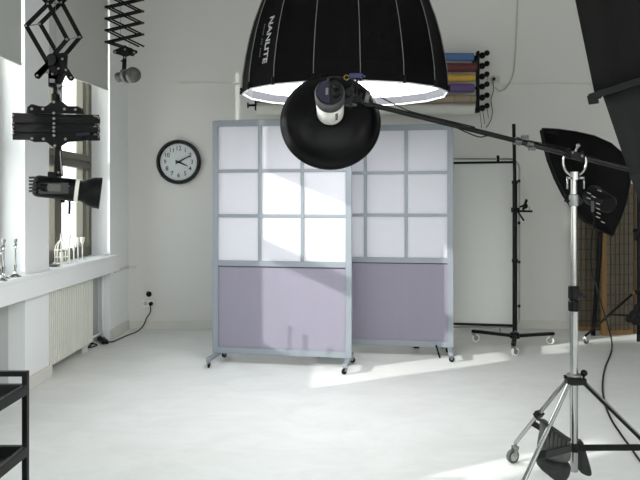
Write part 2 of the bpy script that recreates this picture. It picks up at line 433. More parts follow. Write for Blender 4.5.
# ------------------------------------------------------------------ paper rolls on the back wall
RY = 6.74
br = thing('roll_mount', (1.56, YB, 2.3), 'black right-hand wall bracket with chain pulleys holding the paper rolls', 'bracket', 'roll brackets')
zt, zb = P(0, 52, RY).z, P(0, 113, RY).z
MB().span(1.528, 1.552, RY - .06, RY + .02, zb, zt).span(1.525, 1.556, RY + .02, YB - .002, zb + .02, zb + .06).span(1.525, 1.556, RY + .02, YB - .002, zt - .08, zt - .04).build('upright', 'black_metal', br, bevel=.003)
rolls = [('blue', 57, 1.500, .042, 'the topmost'), ('maroon', 67.5, 1.560, .046, 'second from the top'), ('yellow', 78, 1.516, .038, 'third from the top'),
         ('purple', 88, 1.505, .046, 'fourth from the top'), ('kraft', 99, 1.520, .043, 'fifth from the top'), ('white', 109.5, 1.505, .054, 'the lowest, longest in view')]
for i, (cn, py, xe, rr, w) in enumerate(rolls):
    z = P(0, py, RY).z
    nm_ = {'kraft': 'kraft brown'}.get(cn, cn)
    ro = thing('backdrop_roll', (0, RY, z - rr), '%s paper backdrop roll on the back wall, %s of six' % (nm_, w), 'backdrop roll', 'backdrop paper rolls')
    g = MB().lathe([(rr * .8, -.78), (rr, -.78), (rr, xe - .0), (rr * .8, xe)], (0, RY, z), (1, 0, 0), 24)
    g.build('paper', 'paper_' + cn, ro)
    if cn == 'kraft':
        for xx in (1.29, 1.46): MB().lathe([(rr + .001, xx), (rr + .001, xx + .012)], (0, RY, z), (1, 0, 0), 24).build('tape_band', 'paper_edge', ro)
    if xe < 1.525:
        MB().tube([(xe, RY, z), (1.53, RY, z)], .016, 10).build('core', 'black_plastic', ro)
    pl = MB().ball((1.585, RY - .03, z + .01), .034, n=12).ball((1.635, RY - .03, z + .035), .030, n=12).tube([(1.54, RY, z), (1.64, RY - .03, z + .03)], .012, 8)
    pl.build('pulley', 'black_plastic', br)
for (x, y0, y1, k) in ((482, 108, 124, 0), (486, 105, 118, 1), (479, 106, 128, 2)):
    MB().tube(smooth_path([P(x, y0, RY - .03), P(x + 1.5, (y0 + y1) / 2, RY - .02), P(x + 2.5, y1, RY)]), .003, 6).build('chain', 'black_plastic', br)
lb = thing('roll_mount', (-.78, YB, 2.3), 'black left-hand roll bracket peeking out under the glowing softbox rim', 'bracket', 'roll brackets')
MB().span(-.798, -.783, RY - .05, RY + .02, 2.335, 2.9).span(-.798, -.783, RY + .02, YB - .002, 2.36, 2.39).build('upright', 'black_metal', lb)
MB().tube([(-.80, RY, 2.39), (-.875, RY, 2.39)], .012, 8).lathe([(.03, 0), (.03, .012)], (-.88, RY, 2.39), (1, 0, 0), 14).build('spindle', 'black_metal', lb)

# sockets and cables on the wall
s_ = thing('wall_socket', (P(496, 79, YB).x, YB, P(496, 79, YB).z), 'white wall socket beside the paper roll pulleys', 'socket')
c = P(496, 79.5, YB)
MB().box((c.x, YB - .008, c.z), (.075, .016, .075)).box((c.x - .075, YB - .008, c.z), (.05, .016, .06)).build('plate', 'cable_trim', s_, bevel=.003)
MB().lathe([(.018, 0), (.014, .03)], (c.x - .03, YB - .016, c.z), (0, -1, 0), 14).build('plug', 'black_plastic', s_)
pts = [P(493, 81, YB - .02), P(493.5, 90, YB - .02), P(491, 100, YB - .02), P(492.5, 112, YB - .02), P(490, 122, YB - .02), P(486, 128, YB - .02)]
tag(MB().tube(smooth_path(pts), .004, 6).build('hanging_cable', 'black_plastic', origin=pts[-1]), 'thin black cord hanging from the high wall socket', 'cord')
pts = [P(518, -8, YB - .01), P(516.5, 30, YB - .01), P(515, 60, YB - .01), P(513, 75, YB - .01), P(507, 87, YB - .01), P(500, 91, YB - .01), P(495, 87, YB - .01)]
tag(MB().tube(smooth_path(pts), .008, 8).build('wall_conduit', 'cable_trim', origin=pts[0]), 'pale cable looping down the back wall right of the rolls', 'conduit')
s_ = thing('wall_socket', (P(149, 303, YB).x, YB, P(149, 303, YB).z), 'white double wall socket low in the left corner', 'socket')
c = P(149, 303.3, YB)
MB().box((c.x, YB - .010, c.z), (.125, .02, .075)).build('plate', 'white_plastic', s_, bevel=.005)
for dx in (-.032, .032): MB().lathe([(.024, 0), (.022, .003)], (c.x + dx, YB - .020, c.z), (0, -1, 0), 18).build('outlet', 'cable_trim', s_)
MB().lathe([(.022, 0), (.02, .03), (.008, .04)], (c.x + .03, YB - .022, c.z), (0, -1, 0), 16).build('plug', 'black_plastic', s_)
q = P(149, 294, YB)
tag(MB().lathe([(.028, 0), (.03, .01), (.018, .022), (.016, .035)], (q.x, YB, q.z), (0, -1, 0), 18).build('round_socket', 'black_plastic', origin=(q.x, YB, q.z)), 'small round black socket just above the double socket', 'socket')
pts = [V((c.x + .03, YB - .06, c.z)), V((c.x + .035, YB - .07, c.z - .08)), P(147, 317, YB - .06), P(143.5, 325, YB - .08), FL(138, 331, .008), FL(128, 335, .006), FL(119, 339, .006), FL(113, 341.5, .006), FL(108, 342, .008)]
tag(MB().tube(smooth_path(pts), .006, 8).build('extension_cord', 'black_plastic', origin=pts[-1]), 'black cord running from the corner socket along the floor', 'cord')
a, b_ = FL(100, 337.5, .02), FL(105.5, 342.5, .02)
o = thing('power_strip', ((a + b_) / 2 - V((0, 0, .02))), 'black power strip lying on the floor beside the radiator', 'power strip')
MB().bar(a, b_, .06, .035, up=(0, 0, 1)).build('body', 'black_plastic', o, bevel=.006)
for k in range(3):
    q = a.lerp(b_, .22 + .28 * k); MB().lathe([(.02, 0), (.018, .006)], (q.x, q.y, .0375), (0, 0, 1), 14).build('outlet', 'ink', o)
pts = [FL(99, 338.5, .008), FL(94, 341, .006), FL(90, 346, .006), FL(86, 347.5, .006), FL(92, 347, .006), FL(97, 345, .007), FL(92, 343.5, .016), FL(86, 344, .010), FL(82, 347.5, .006), FL(76, 349.5, .006)]
tag(MB().tube(smooth_path(pts), .006, 8).build('looped_cord', 'black_plastic', origin=pts[0]), 'black cord looped beside the power strip under the radiator', 'cord')

# ------------------------------------------------------------------ things on the sill
def candlestick(x, y, h, label):
    o = thing('candlestick', (x, y, ZS), label, 'candlestick', 'silver candlesticks')
    MB().lathe([(.038, 0), (.038, .005), (.030, .010), (.012, .022), (.008, .035)], (x, y, ZS), n=20).build('foot', 'chrome', o)
    MB().lathe([(.008, .03), (.006, .06), (.009, .075), (.0055, .09), (.0055, h * .72), (.009, h * .75), (.006, h * .79), (.012, h * .84), (.006, h * .87)], (x, y, ZS), n=14).build('stem', 'chrome', o)
    MB().lathe([(.006, h * .86), (.009, h * .9), (.014, h * .96), (.012, h)], (x, y, ZS), n=14).build('cup', 'satin_steel', o)
candlestick(-2.185, 4.43, .265, 'slender silver candlestick on the sill, beside the white pier')
candlestick(-2.215, 4.33, .265, 'slender silver candlestick at the left frame edge of the sill')
candlestick(-2.17, 4.21, .235, 'short silver candlestick on the sill just outside the left frame edge')
def at_sill(px, X=-2.25): return X, X * F / (px - 331)
x, y = at_sill(61.5, -2.27)
o = thing('birdcage_lantern', (x, y, ZS), 'white wire birdcage lantern on the sill before the window', 'lantern')
MB().lathe([(.058, 0), (.06, .004), (.058, .01)], (x, y, ZS), n=24).build('base', 'candle_white', o)
g = MB()
for k in range(10):
    a = 2 * math.pi * k / 10; d = V((math.cos(a), math.sin(a), 0)); b0 = V((x, y, ZS))
    g.tube([b0 + d * .054 + V((0, 0, .01)), b0 + d * .054 + V((0, 0, .12)), b0 + d * .047 + V((0, 0, .155)), b0 + d * .028 + V((0, 0, .185)), b0 + d * .004 + V((0, 0, .205))], .0032, 6)
for z in (.06, .12): g.tube([V((x, y, ZS + z)) + V((math.cos(t * math.pi / 12), math.sin(t * math.pi / 12), 0)) * .054 for t in range(24)], .003, 6, closed=True)
g.build('cage', 'candle_white', o)
MB().ball((x, y, ZS + .215), .013).tube([V((x, y, ZS + .24)) + V((0, math.cos(t), math.sin(t))) * .017 for t in [k * math.pi / 8 for k in range(16)]], .004, 6, closed=True).build('finial', 'candle_white', o)
MB().lathe([(.016, 0), (.016, .09)], (x, y, ZS + .01), n=16).build('candle', 'candle_white', o)
def flute(px, h, label, cup=.017, X=-2.27):
    x, y = at_sill(px, X)
    o = thing('candle_holder', (x, y, ZS), label, 'candle holder', 'white candle holders')
    MB().lathe([(.03, 0), (.03, .004), (.008, .014), (.0055, .03), (.0055, h * .66), (.009, h * .70)], (x, y, ZS), n=16).build('stem', 'candle_white', o)
    MB().lathe([(.009, h * .70), (cup * .8, h * .8), (cup, h), (cup * .8, h), (cup * .6, h * .85)], (x, y, ZS), n=16).build('cup', 'candle_white', o)
flute(69.5, .235, 'white candle holder nearest the birdcage lantern, tallest of the sill group', .012)
flute(73.9, .15, 'short white candle holder, second after the birdcage lantern', .012, -2.225)
flute(78, .205, 'slim white candle holder between the short one and the flared one', .013)
flute(82.5, .205, 'white candle holder with a wide flared cup near the window frame', .021, -2.25)
x, y = at_sill(54, -2.24)
o = thing('glass_dish', (x, y, ZS), 'small silvery dish on the sill beside the pier', 'dish')
MB().lathe([(.02, 0), (.045, .008), (.055, .022), (.05, .022), (.04, .012), (.001, .008)], (x, y, ZS), n=20).build('bowl', 'satin_steel', o)
MB().ball((x, y, ZS + .02), .014).build('tea_light', 'candle_white', o)
x, y = at_sill(105.5, -2.22)
tag(MB().ball((x, y, ZS + .012), .012, (1.5, 1.5, 1)).ball((x + .005, y + .03, ZS + .01), .01).build('pebble', 'white_gloss', origin=(x, y, ZS)), 'small whitish trinket at the far end of the sill', 'trinket')

# ------------------------------------------------------------------ NANLITE deep softbox
OC = P(345, 95, 4.0); OR = .636
ty = math.radians(-2.6)                       # near side of the rim a little lower
AX = V((0, math.sin(ty), math.cos(ty)))       # axis, upwards from the opening
ob = thing('deep_softbox', OC, 'huge black parabolic softbox with silver ribs glowing overhead', 'softbox')
A_ = V((1, 0, 0)); C_ = AX.cross(A_)
NR = 16; PH0 = math.radians(6)
prof = [(0, 1.0), (.03, 1.0), (.11, .992), (.22, .965), (.34, .925), (.44, .88), (.56, .81), (.66, .74), (.76, .65), (.85, .53), (.92, .40), (.97, .26), (1.0, .14)]
def pr(h):
    for (h0, r0), (h1, r1) in zip(prof, prof[1:]):
        if h <= h1: return (r0 + (r1 - r0) * (h - h0) / (h1 - h0)) * OR
    return prof[-1][1] * OR
def ribdir(phi): return A_ * math.sin(phi) - C_ * math.cos(phi) if False else A_ * math.sin(phi) + C_ * -math.cos(phi)
def onbox(phi, h, e=0.0):
    # polygonal section: fabric runs straight between neighbouring ribs, with slight outward bulge
    k = (phi - PH0) / (2 * math.pi / NR); f = k - math.floor(k)
    p0 = PH0 + math.floor(k) * 2 * math.pi / NR; p1 = p0 + 2 * math.pi / NR
    d = ribdir(p0).lerp(ribdir(p1), f)
    rr = pr(h)
    d = d * (rr + e + (-.008) * math.sin(math.pi * f) * min(1, h * 6))
    return OC + d + AX * h
g = MB(); SUBD = 4
vs = []; n = NR * SUBD
for h, _ in prof:
    for j in range(n): vs.append(onbox(PH0 + 2 * math.pi * j / n + 1e-6, h))
fs = [(i * n + j, i * n + (j + 1) % n, (i + 1) * n + (j + 1) % n, (i + 1) * n + j) for i in range(len(prof) - 1) for j in range(n)]
g.add(vs, fs, False); g.add(vs[-n:], [tuple(range(n))])
g.build('fabric_shell', 'softbox_black', ob)
for k in range(NR):
    ph = PH0 + 2 * math.pi * k / NR
    MB().tube([onbox(ph, h + .0, .003) for h in [.03] + [q[0] for q in prof[2:]]], .0022, 6).build('rib_piping', 'silver_cord', ob)
    MB().tube([onbox(ph, .035, .006), onbox(ph, -.005, .008)], .009, 8).build('rib_tip', 'black_plastic', ob)
# hem: white-lined lip, piping, recessed glowing diffuser
g = MB(); ring = [PH0 + 2 * math.pi * (j + .0) / NR for j in range(NR)]
vo = [OC + ribdir(p) * OR * .996 for p in ring]; vi = [OC + ribdir(p) * OR * .965 + AX * .055 for p in ring]
g.add(vo + vi, [(j, (j + 1) % NR, NR + (j + 1) % NR, NR + j) for j in range(NR)])
g.build('inner_lip', 'lip_lining', ob, solid=.003)
MB().tube([OC + ribdir(p) * OR * .998 - AX * .003 for p in ring], .0055, 8, closed=True).build('rim_piping', 'rim_piping', ob)
g = MB(); vd = [OC + ribdir(p) * OR * .965 + AX * .052 for p in ring]
g.add(vd, [tuple(range(NR))]); g.build('diffuser', 'diffuser', ob, solid=.002)
# hardware above, out of frame, that carries it
top = OC + AX * 1.0
MB().lathe([(.09, 0), (.11, .02), (.11, .05), (.07, .06), (.07, .30), (.06, .32)], top, AX, 24).build('lamp_head', 'black_plastic', ob)
MB().tube([top + AX * .3, V((top.x, top.y, ZC - .002))], .02, 12).build('ceiling_pole', 'black_metal', ob)
# lettering printed on a panel, reading downwards
def print_text(txt, size, phi, hc, dy=0.0, m='logo_print', name='brand_lettering', bold=.0, shear=0.0, sx=1.0):
    vs, fs = text_mesh(txt, size, bold, shear); o = []
    for q in vs:
        h = hc - q.x * sx; r = pr(h) ; o.append(onbox(phi + (q.y + dy) / r, h, .0045))
    MB().add(o, fs).build(name, m, ob, solid=.0012)
PHT = PH0 - 2 * math.pi / NR * 2.47
hT = .262
print_text('NANLITE', .062, PHT, hT, .010, bold=.0012, sx=1.08)
g = MB()
for k in range(14):
    if k in (5, 9): continue
    h = hT + .10 - k * .014
    g.bar(onbox(PHT - .050 / pr(h), h, .004), onbox(PHT - .050 / pr(h), h - .009, .004), .009, .0012, up=ribdir(PHT))
g.build('small_print', 'logo_faint', ob)

# ------------------------------------------------------------------ beauty dish lamp on the boom
D = P(330.5, 122, 3.1)
el = math.radians(14.4); AZ = math.radians(-0.5)
da = V((math.sin(AZ) * math.cos(el), -math.cos(AZ) * math.cos(el), math.sin(el)))
dl = thing('beauty_dish_lamp', D, 'round black beauty dish with white lamp body at the boom tip', 'lamp')
MB().open_lathe([(.232, .006), (.236, -.004), (.241, -.004), (.243, .004), (.240, .014), (.236, .018), (.230, .03), (.218, .055), (.198, .078), (.165, .096), (.12, .108), (.075, .116), (.058, .118)], D, da, 64).build('dish', 'dish_black', dl, solid=.003)
MB().open_lathe([(.225, .020), (.21, .05), (.19, .07), (.15, .088), (.06, .108), (.001, .108)], D, da, 48).build('dish_lining', 'white_gloss', dl)
MB().lathe([(.060, .112), (.063, .120), (.063, .262), (.061, .268)], D, da, 40).build('body', 'white_plastic', dl)
MB().lathe([(.0635, .266), (.066, .272), (.066, .335), (.062, .345)], D, da, 40).build('rear_housing', 'grey_plastic', dl)
bc = D + da * .3455; a_, c_, w_ = frame_from(da)
MB().lathe([(.0605, 0), (.060, .004), (.001, .0045)], bc, da, 36).build('back_plate', 'black_gloss', dl)
lb_ = MB(); 
for i in range(12):
    th0 = math.pi * .5 + math.pi * i / 12 ; th1 = th0 + math.pi / 12
    q = lambda th, r: bc + w_ * .006 + (a_ * math.cos(th) + c_ * math.sin(th)) * r
    lb_.add([q(th0, .004), q(th0, .054), q(th1, .054), q(th1, .004)], [(0, 1, 2, 3)])
lb_.build('control_panel', 'violet_label', dl, solid=.002)
MB().box(bc + w_ * .009 - a_ * .012, (.012, .004, .03)).build('rating_label', 'grey_plastic', dl)
MB().lathe([(.012, 0), (.012, .014), (.009, .016)], bc + w_ * .005 + a_ * .028 + c_ * .02, da, 16).build('dial_knob', 'black_plastic', dl)
MB().lathe([(.012, 0), (.012, .014), (.009, .016)], bc + w_ * .005 + a_ * .03 - c_ * .015, da, 16).build('dial_knob', 'black_plastic', dl)
# marking on the body flank
md = D + da * .19
g = MB()
side = (-c_ * .90 + a_ * .35)
vs, fs = text_mesh('BOWENS', .022, .0006)
def cyl(th, l, e): return D + da * l + (a_ * math.cos(th) + c_ * math.sin(th)) * (.063 + e)
th_c = math.radians(-62) if a_.x > 0 else math.radians(-118)
g = MB()
for k in range(5):
    l = .165 + k * .016
    g.add([cyl(th_c - .10, l, .0006), cyl(th_c + .10, l, .0006), cyl(th_c + .10, l + .011, .0006), cyl(th_c - .10, l + .011, .0006)], [(0, 1, 2, 3)])
g.build('side_marking', 'ink', dl, solid=.0008)
# umbrella of clutter: bracket and knobs on the right
kb = D + da * .25
MB().bar(kb + V((.06, 0, 0)), kb + V((.10, 0, .015)), .03, .035).bar(kb + V((.09, 0, -.03)), kb + V((.10, 0, .06)), .018, .025).lathe([(.018, 0), (.018, .03)], kb + V((.075, -.02, .03)), (.3, -1, .1), 14).build('tilt_bracket', 'black_metal', dl, bevel=.002)
# cable from the rear of the lamp + blue tag
pts = [bc + c_ * .03 + w_ * .012, bc + c_ * .06 + w_ * .02, P(348, 78, 2.78), P(356, 76, 2.8), P(357, 84, 2.85), P(357, 95, 2.9)]
MB().tube(smooth_path(pts), .005, 8).build('power_lead', 'black_plastic', dl)
MB().bar(P(349, 76, 2.75), P(362, 75.5, 2.75), .014, .022).bar(P(361, 74, 2.75), P(365, 77, 2.75), .008, .010).build('blue_clip', 'blue_tag', dl, bevel=.003)
MB().tube([P(346.5, 77.5, 2.75) + V((math.cos(t * .6), 0, math.sin(t * .6))) * .011 for t in range(11)], .0015, 6).build('key_ring', 'gold', dl)

# ------------------------------------------------------------------ chrome boom stand
SX, SY = 1.15, 3.03
st = thing('boom_stand', (SX, SY, 0), 'tall chrome rolling boom stand with a sandbag at its base', 'light stand')
z = lambda py: 1.35 - (py - 204) * SY / F
MB().tube([(SX, SY, z(471)), (SX, SY, z(305))], .0185, 18).build('lower_column', 'chrome', st)
MB().tube([(SX, SY, z(305)), (SX, SY, z(175))], .0150, 18).build('upper_column', 'chrome', st)
MB().lathe([(.024, 0), (.026, .005), (.026, .045), (.0215, .05), (.0215, .055), (.026, .06), (.026, .115), (.02, .12)], (SX, SY, z(311)), n=20).build('locking_collar', 'black_plastic', st)
MB().bar((SX + .02, SY, z(292)), (SX + .052, SY - .005, z(297)), .014, .018).build('locking_lever', 'black_plastic', st, bevel=.003)
MB().lathe([(.020, 0), (.022, .004), (.022, .05), (.018, .055)], (SX, SY, z(206)), n=18).build('upper_collar', 'satin_steel', st)
MB().bar((SX + .015, SY, z(198)), (SX + .04, SY, z(203)), .012, .02).tube([(SX - .02, SY, z(201)), (SX - .045, SY, z(201))], .005, 8).build('collar_knob', 'black_plastic', st)
hubz = z(380)
MB().lathe([(.028, -.02), (.036, -.015), (.036, .0), (.03, .018), (.024, .02)], (SX, SY, hubz), n=20).box((SX, SY - .03, hubz), (.09, .022, .03)).box((SX + .0, SY + .03, hubz), (.07, .02, .03)).build('leg_hub', 'black_metal', st, bevel=.002)
MB().lathe([(.030, 0), (.034, .004), (.034, .012), (.024, .016)], (SX, SY, hubz + .016), n=20).build('hub_cap', 'satin_steel', st)
MB().ball((SX + .04, SY - .02, hubz + .038), .016).tube([(SX + .035, SY - .02, hubz), (SX + .04, SY - .02, hubz + .035)], .006, 8).build('hub_knob', 'black_plastic', st)
MB().lathe([(.024, -.02), (.03, -.012), (.03, .012), (.024, .02)], (SX, SY, .20), n=20).box((SX, SY, .20), (.06, .05, .022)).build('lower_hub', 'black_metal', st, bevel=.002)
for i, ang in enumerate((-20, 220, 121)):
    a = math.radians(ang); d = V((math.cos(a), math.sin(a), 0)); o0 = V((SX, SY, 0))
    top_ = o0 + d * .035 + V((0, 0, hubz)); R_ = .47; zf = .10
    if ang == 121: R_ = .365
    foot = o0 + d * R_ + V((0, 0, zf))
    lg = MB(); nn = V((-d.y, d.x, 0))
    mid = top_.lerp(foot, .80)
    lg.tube([top_, foot], .0095, 12).build('leg', 'chrome', st) if False else None
    lg = MB().tube([top_, foot], .0105, 12)
    L1 = lg.build('leg', 'black_metal' if ang == -20 else 'chrome', st)
    if ang == -20: MB().tube([top_ + V((.004, -.012, .006)), foot + V((.004, -.012, .006))], .004, 6).build('edge_strip', 'satin_steel', L1)
    if ang == 121:
        MB().tube([top_ + nn * .018, top_.lerp(foot, .55) + nn * .012], .004, 8).build('brace_rod', 'satin_steel', L1)
        MB().bar(top_.lerp(foot, .50), top_.lerp(foot, .56), .045, .03).build('leg_clamp', 'black_metal', L1, bevel=.003)
    caster(L1, (foot.x, foot.y, zf - .004), r=.036, w=.022, m_wheel='grey_plastic', yaw=(math.radians(205) if ang == 121 else a + 2), m_fork='satin_steel', inner='chrome')
    br0 = o0 + d * .03 + V((0, 0, .20)); t_ = (hubz - .24) / (hubz - zf); br1 = top_.lerp(foot, t_)
    MB().bar(br0, br1, .012, .026, up=nn if False else None).build('brace', 'black_metal', st)
# swivel yoke + boom grip
yk = MB()
for s_ in (-1, 1):
    arc = [V((SX + s_ * .054 * math.sin(t), SY - .01, z(176) + .065 - .065 * math.cos(t) * 1.0)) for t in [k * math.pi / 16 for k in range(0, 11)]]
    yk.tube(arc, .0055, 8)
yk.tube([(SX, SY - .01, z(180)), (SX, SY - .01, z(172))], .02, 14)
yk.build('yoke', 'chrome', st)
for dx in (-.042, .036): MB().tube([(SX + dx, SY - .03, z(189)), (SX + dx, SY - .03, z(177))], .0045, 8).tube([(SX + dx, SY - .03, z(178)), (SX + dx * .3, SY - .01, z(178))], .006, 8).build('clamp_handle', 'chrome', st)
# boom arm
dirb = (P(640, 171.5, SY) - P(372, 105, SY)).normalized()
b0 = P(366, 103.5, SY); b1 = b0 + dirb * 1.75
bo = thing('lighting_boom', P(574, 156, SY), 'long black boom pole slanting across, clamped on the chrome stand', 'boom arm')
bt = lambda t: b0.lerp(b1, t)
MB().tube([bt(0), bt(.42)], .012, 14).build('inner_tube', 'black_metal', bo)
MB().tube([bt(.42), bt(1)], .0145, 14).build('outer_tube', 'black_gloss', bo)
MB().tube([bt(.415), bt(.432)], .019, 14).tube([bt(.447), bt(.465)], .019, 14).bar(bt(.43) + V((0, -.015, .018)), bt(.45) + V((0, -.015, .03)), .008, .02).box(bt(.455) + V((.01, -.01, -.024)), (.03, .02, .014)).build('joint_collar', 'grey_plastic', bo)
g = MB()
gc = P(574, 155.5, SY)
for s_ in (-.032, .032):
    g.tube([gc + dirb * s_ + V((0, -.022, .0)) + V((0, .022 + .024 * math.cos(t) - .02, .024 * math.sin(t))) for t in [k * math.pi / 6 for k in range(12)]], .004, 6, closed=True)
g.bar(gc - dirb * .045, gc + dirb * .045, .034, .034)
g.build('grip', 'black_metal', bo, bevel=.003)
MB().ball(gc + V((.012, -.02, .045)), .010).ball(gc + V((-.02, -.03, .012)), .007).ball(gc + V((.028, -.03, -.004)), .008).tube([gc, gc + V((.012, -.02, .045))], .005, 8).build('grip_bolt', 'satin_steel', bo)
# end clamp cluster at the lamp
e = bt(0)
MB().bar(e - dirb * .10, e + dirb * .03, .028, .028).lathe([(.02, 0), (.02, .03)], e + V((-.05, -.02, .01)), (.2, -1, .2), 14).bar(e + V((-.06, -.01, -.01)), e + V((-.075, -.01, .075)), .016, .02).bar(e + V((-.03, 0, .0)), e + V((-.02, -.01, .05)), .012, .016).ball(e + V((-.05, -.03, .03)), .016).ball(e + V((-.085, -.02, .0)), .018).build('end_clamp', 'black_metal', bo, bevel=.002)
MB().bar(e + V((.0, -.02, .0)), e + V((.008, -.02, .04)), .02, .014).ball(e + V((.008, -.022, .045)), .010).tube([e + V((-.10, -.03, -.012)), e + V((-.045, -.03, -.01))], .009, 10).build('end_bolt', 'grey_plastic', bo)
# counterweight beyond the right frame edge
MB().tube([bt(.93), bt(.995)], .075, 24).build('counterweight', 'black_metal', bo)
# thin cable strung along the boom
pts = [P(352, 86, 2.95), P(362, 88, 3.0), P(380, 97, 3.01), P(400, 107, 3.01), bt(.14) + V((0, -.01, .012)), bt(.3) + V((0, -.012, .013)), P(455, 126, 3.0), P(468, 133, 3.0), P(480, 137, 3.0), P(492, 136, 3.0), bt(.46) + V((0, -.02, .012)), bt(.55) + V((0, -.02, .02)), P(566, 152, 3.0)]
tag(MB().tube(smooth_path(pts), .0028, 6).build('boom_cable', 'black_plastic', origin=pts[-1]), 'thin black cable strung along the slanting boom pole', 'cable')
pts = [P(361, 78, 2.76), P(370, 88, 2.9), P(378, 97, 3.0)]
tag(MB().tube(smooth_path(pts), .0012, 5).build('clip_string', 'grey_plastic', origin=pts[0]), 'fine grey string from the blue clip to the boom', 'string')

# sandbag over the brace
sb = thing('sandbag', P(560, 447, SY - .02), 'grey canvas saddle sandbag slung over the stand brace', 'sandbag')
def bag(poly_f, ybase, thick, name, m):
    # poly_f: rows (left px, right px, py); pillow cross-section
    g = MB(); n = 14; vs = []
    for i, (xl, xr, py, tk) in enumerate(poly_f):
        a = P(xl, py, ybase); b = P(xr, py + (poly_dy[i] if name == 'front_pouch' else 0), ybase)
        for j in range(n):
            th = 2 * math.pi * j / n; c = (a + b) / 2; h = (b - a) / 2
            wob = .006 * math.sin(5 * th + i * 1.3) * (0.3 + tk / .05)
            vs.append(c + h * math.cos(th) + V((0, math.sin(th) * tk + wob, 0)))
    fs = [(i * n + j, i * n + (j + 1) % n, (i + 1) * n + (j + 1) % n, (i + 1) * n + j) for i in range(len(poly_f) - 1) for j in range(n)]
    fs += [tuple(range(n))[::-1], tuple(range((len(poly_f) - 1) * n, len(poly_f) * n))]
    g.add(vs, fs, True); return g.build(name, m, sb, sub=1)
def pouch(outline_, Y0, thick, name, m, seed=0):
    n = len(outline_); cx = sum(p[0] for p in outline_) / n; cy = sum(p[1] for p in outline_) / n
    vs = []; rings = ((1.0, 0), (.93, .55), (.75, .85), (.45, 1.0)); 
    for side in (-1, 1):
        for k, (sc_, th) in enumerate(rings):
            if side == 1 and k == 0: continue
            for j, (px, py) in enumerate(outline_):
                q = P(cx + (px - cx) * sc_, cy + (py - cy) * sc_, Y0)
                q.y += side * thick * th * (1 + .22 * math.sin(j * 2.4 + k + seed)) ; vs.append(q)
    fs = []
    def ring(k): return list(range(k * n, k * n + n))
    R1 = [ring(0), ring(1), ring(2), ring(3)]; R2 = [ring(0), ring(4), ring(5), ring(6)]
    for RR in (R1, R2):
        for a, b in zip(RR, RR[1:]): fs += [(a[j], a[(j + 1) % n], b[(j + 1) % n], b[j]) for j in range(n)]
        fs.append(tuple(RR[-1]))
    return MB().add(vs, fs, True).build(name, m, sb, sub=1)
pouch([(539, 418), (546, 418), (551, 425), (559, 430), (569, 437), (571, 443), (571, 452), (571, 462), (562, 463), (552, 461), (544, 459), (536, 456), (537, 446), (539, 436), (541, 427)], 2.94, .045, 'front_pouch', 'bag_grey')
pouch([(535, 455), (543, 457.5), (552, 460), (562, 462), (571, 461), (570, 470), (567, 481), (556, 481), (551, 478), (544, 472), (536, 466)], 2.93, .05, 'pouch_base', 'bag_dark', 2)
pouch([(576, 438), (581, 438), (584, 444), (585, 451), (588, 460), (591, 470), (592, 477), (585, 476), (577, 471), (576, 460), (577, 448)], 3.085, .03, 'rear_pouch', 'bag_dark', 4)
MB().bar(P(536, 457.5, 2.865), P(571, 448, 2.875), .010, .030).build('strap', 'bag_dark', sb)
MB().tube([P(538, 419, 2.93), P(543, 421, 2.90), P(550, 427, 2.89), P(560, 434, 2.89), P(570, 440, 2.90)], .008, 8).build('hem_cord', 'bag_dark', sb)
g = MB()
for k in range(6):
    t = k / 5; g.tube([P(547 + 20 * t, 428 + 11 * t, 2.893), P(545.5 + 20 * t, 437 + 10 * t, 2.887), P(545 + 20 * t, 448 + 5 * t, 2.884)], [.005, .0035, .001], 6)
g.build('gathers', 'bag_dark', sb)

# ------------------------------------------------------------------ rolling stand with scrim (mid)
hx, hy = 1.735, 6.04
rs = thing('rolling_stand', (hx, hy, 0), 'black upright rolling stand on white casters right of the partitions', 'light stand')
zt = P(515, 124, hy).z
MB().tube([(hx, hy, .10), (hx, hy, 1.55)], .022, 16).build('lower_pole', 'black_metal', rs)
MB().tube([(hx, hy, 1.55), (hx - .01, hy, zt)], .016, 16).build('upper_pole', 'black_metal', rs)
MB().lathe([(.028, 0), (.028, .03)], (hx, hy, 1.54), n=16).lathe([(.028, 0), (.028, .03)], (hx, hy, .80), n=16).build('collar', 'black_plastic', rs)
MB().lathe([(.045, -.02), (.05, 0), (.045, .02), (.03, .035)], (hx, hy, .105), n=18).build('hub', 'black_metal', rs)
for k, q in enumerate((FL(474, 342), FL(552, 344.5), FL(513.5, 356))):
    e_ = V((q.x, q.y, .105)); d = (e_ - V((hx, hy, .105))).normalized()
    lg = MB().bar(V((hx, hy, .105)) + d * .03, e_ + d * .02, .04, .028, up=(0, 0, 1)).build('leg', 'black_metal', rs, bevel=.004)
    caster(lg, (q.x, q.y, .092), r=.038, w=.024, m_wheel='white_plastic', m_fork='satin_steel', yaw=random.uniform(0, 6), inner='satin_steel')
MB().tube([(hx - .03, hy - .01, .12), (hx, hy - .03, .16), (hx + .03, hy - .01, .12)], .006, 8).build('brake_lever', 'satin_steel', rs)
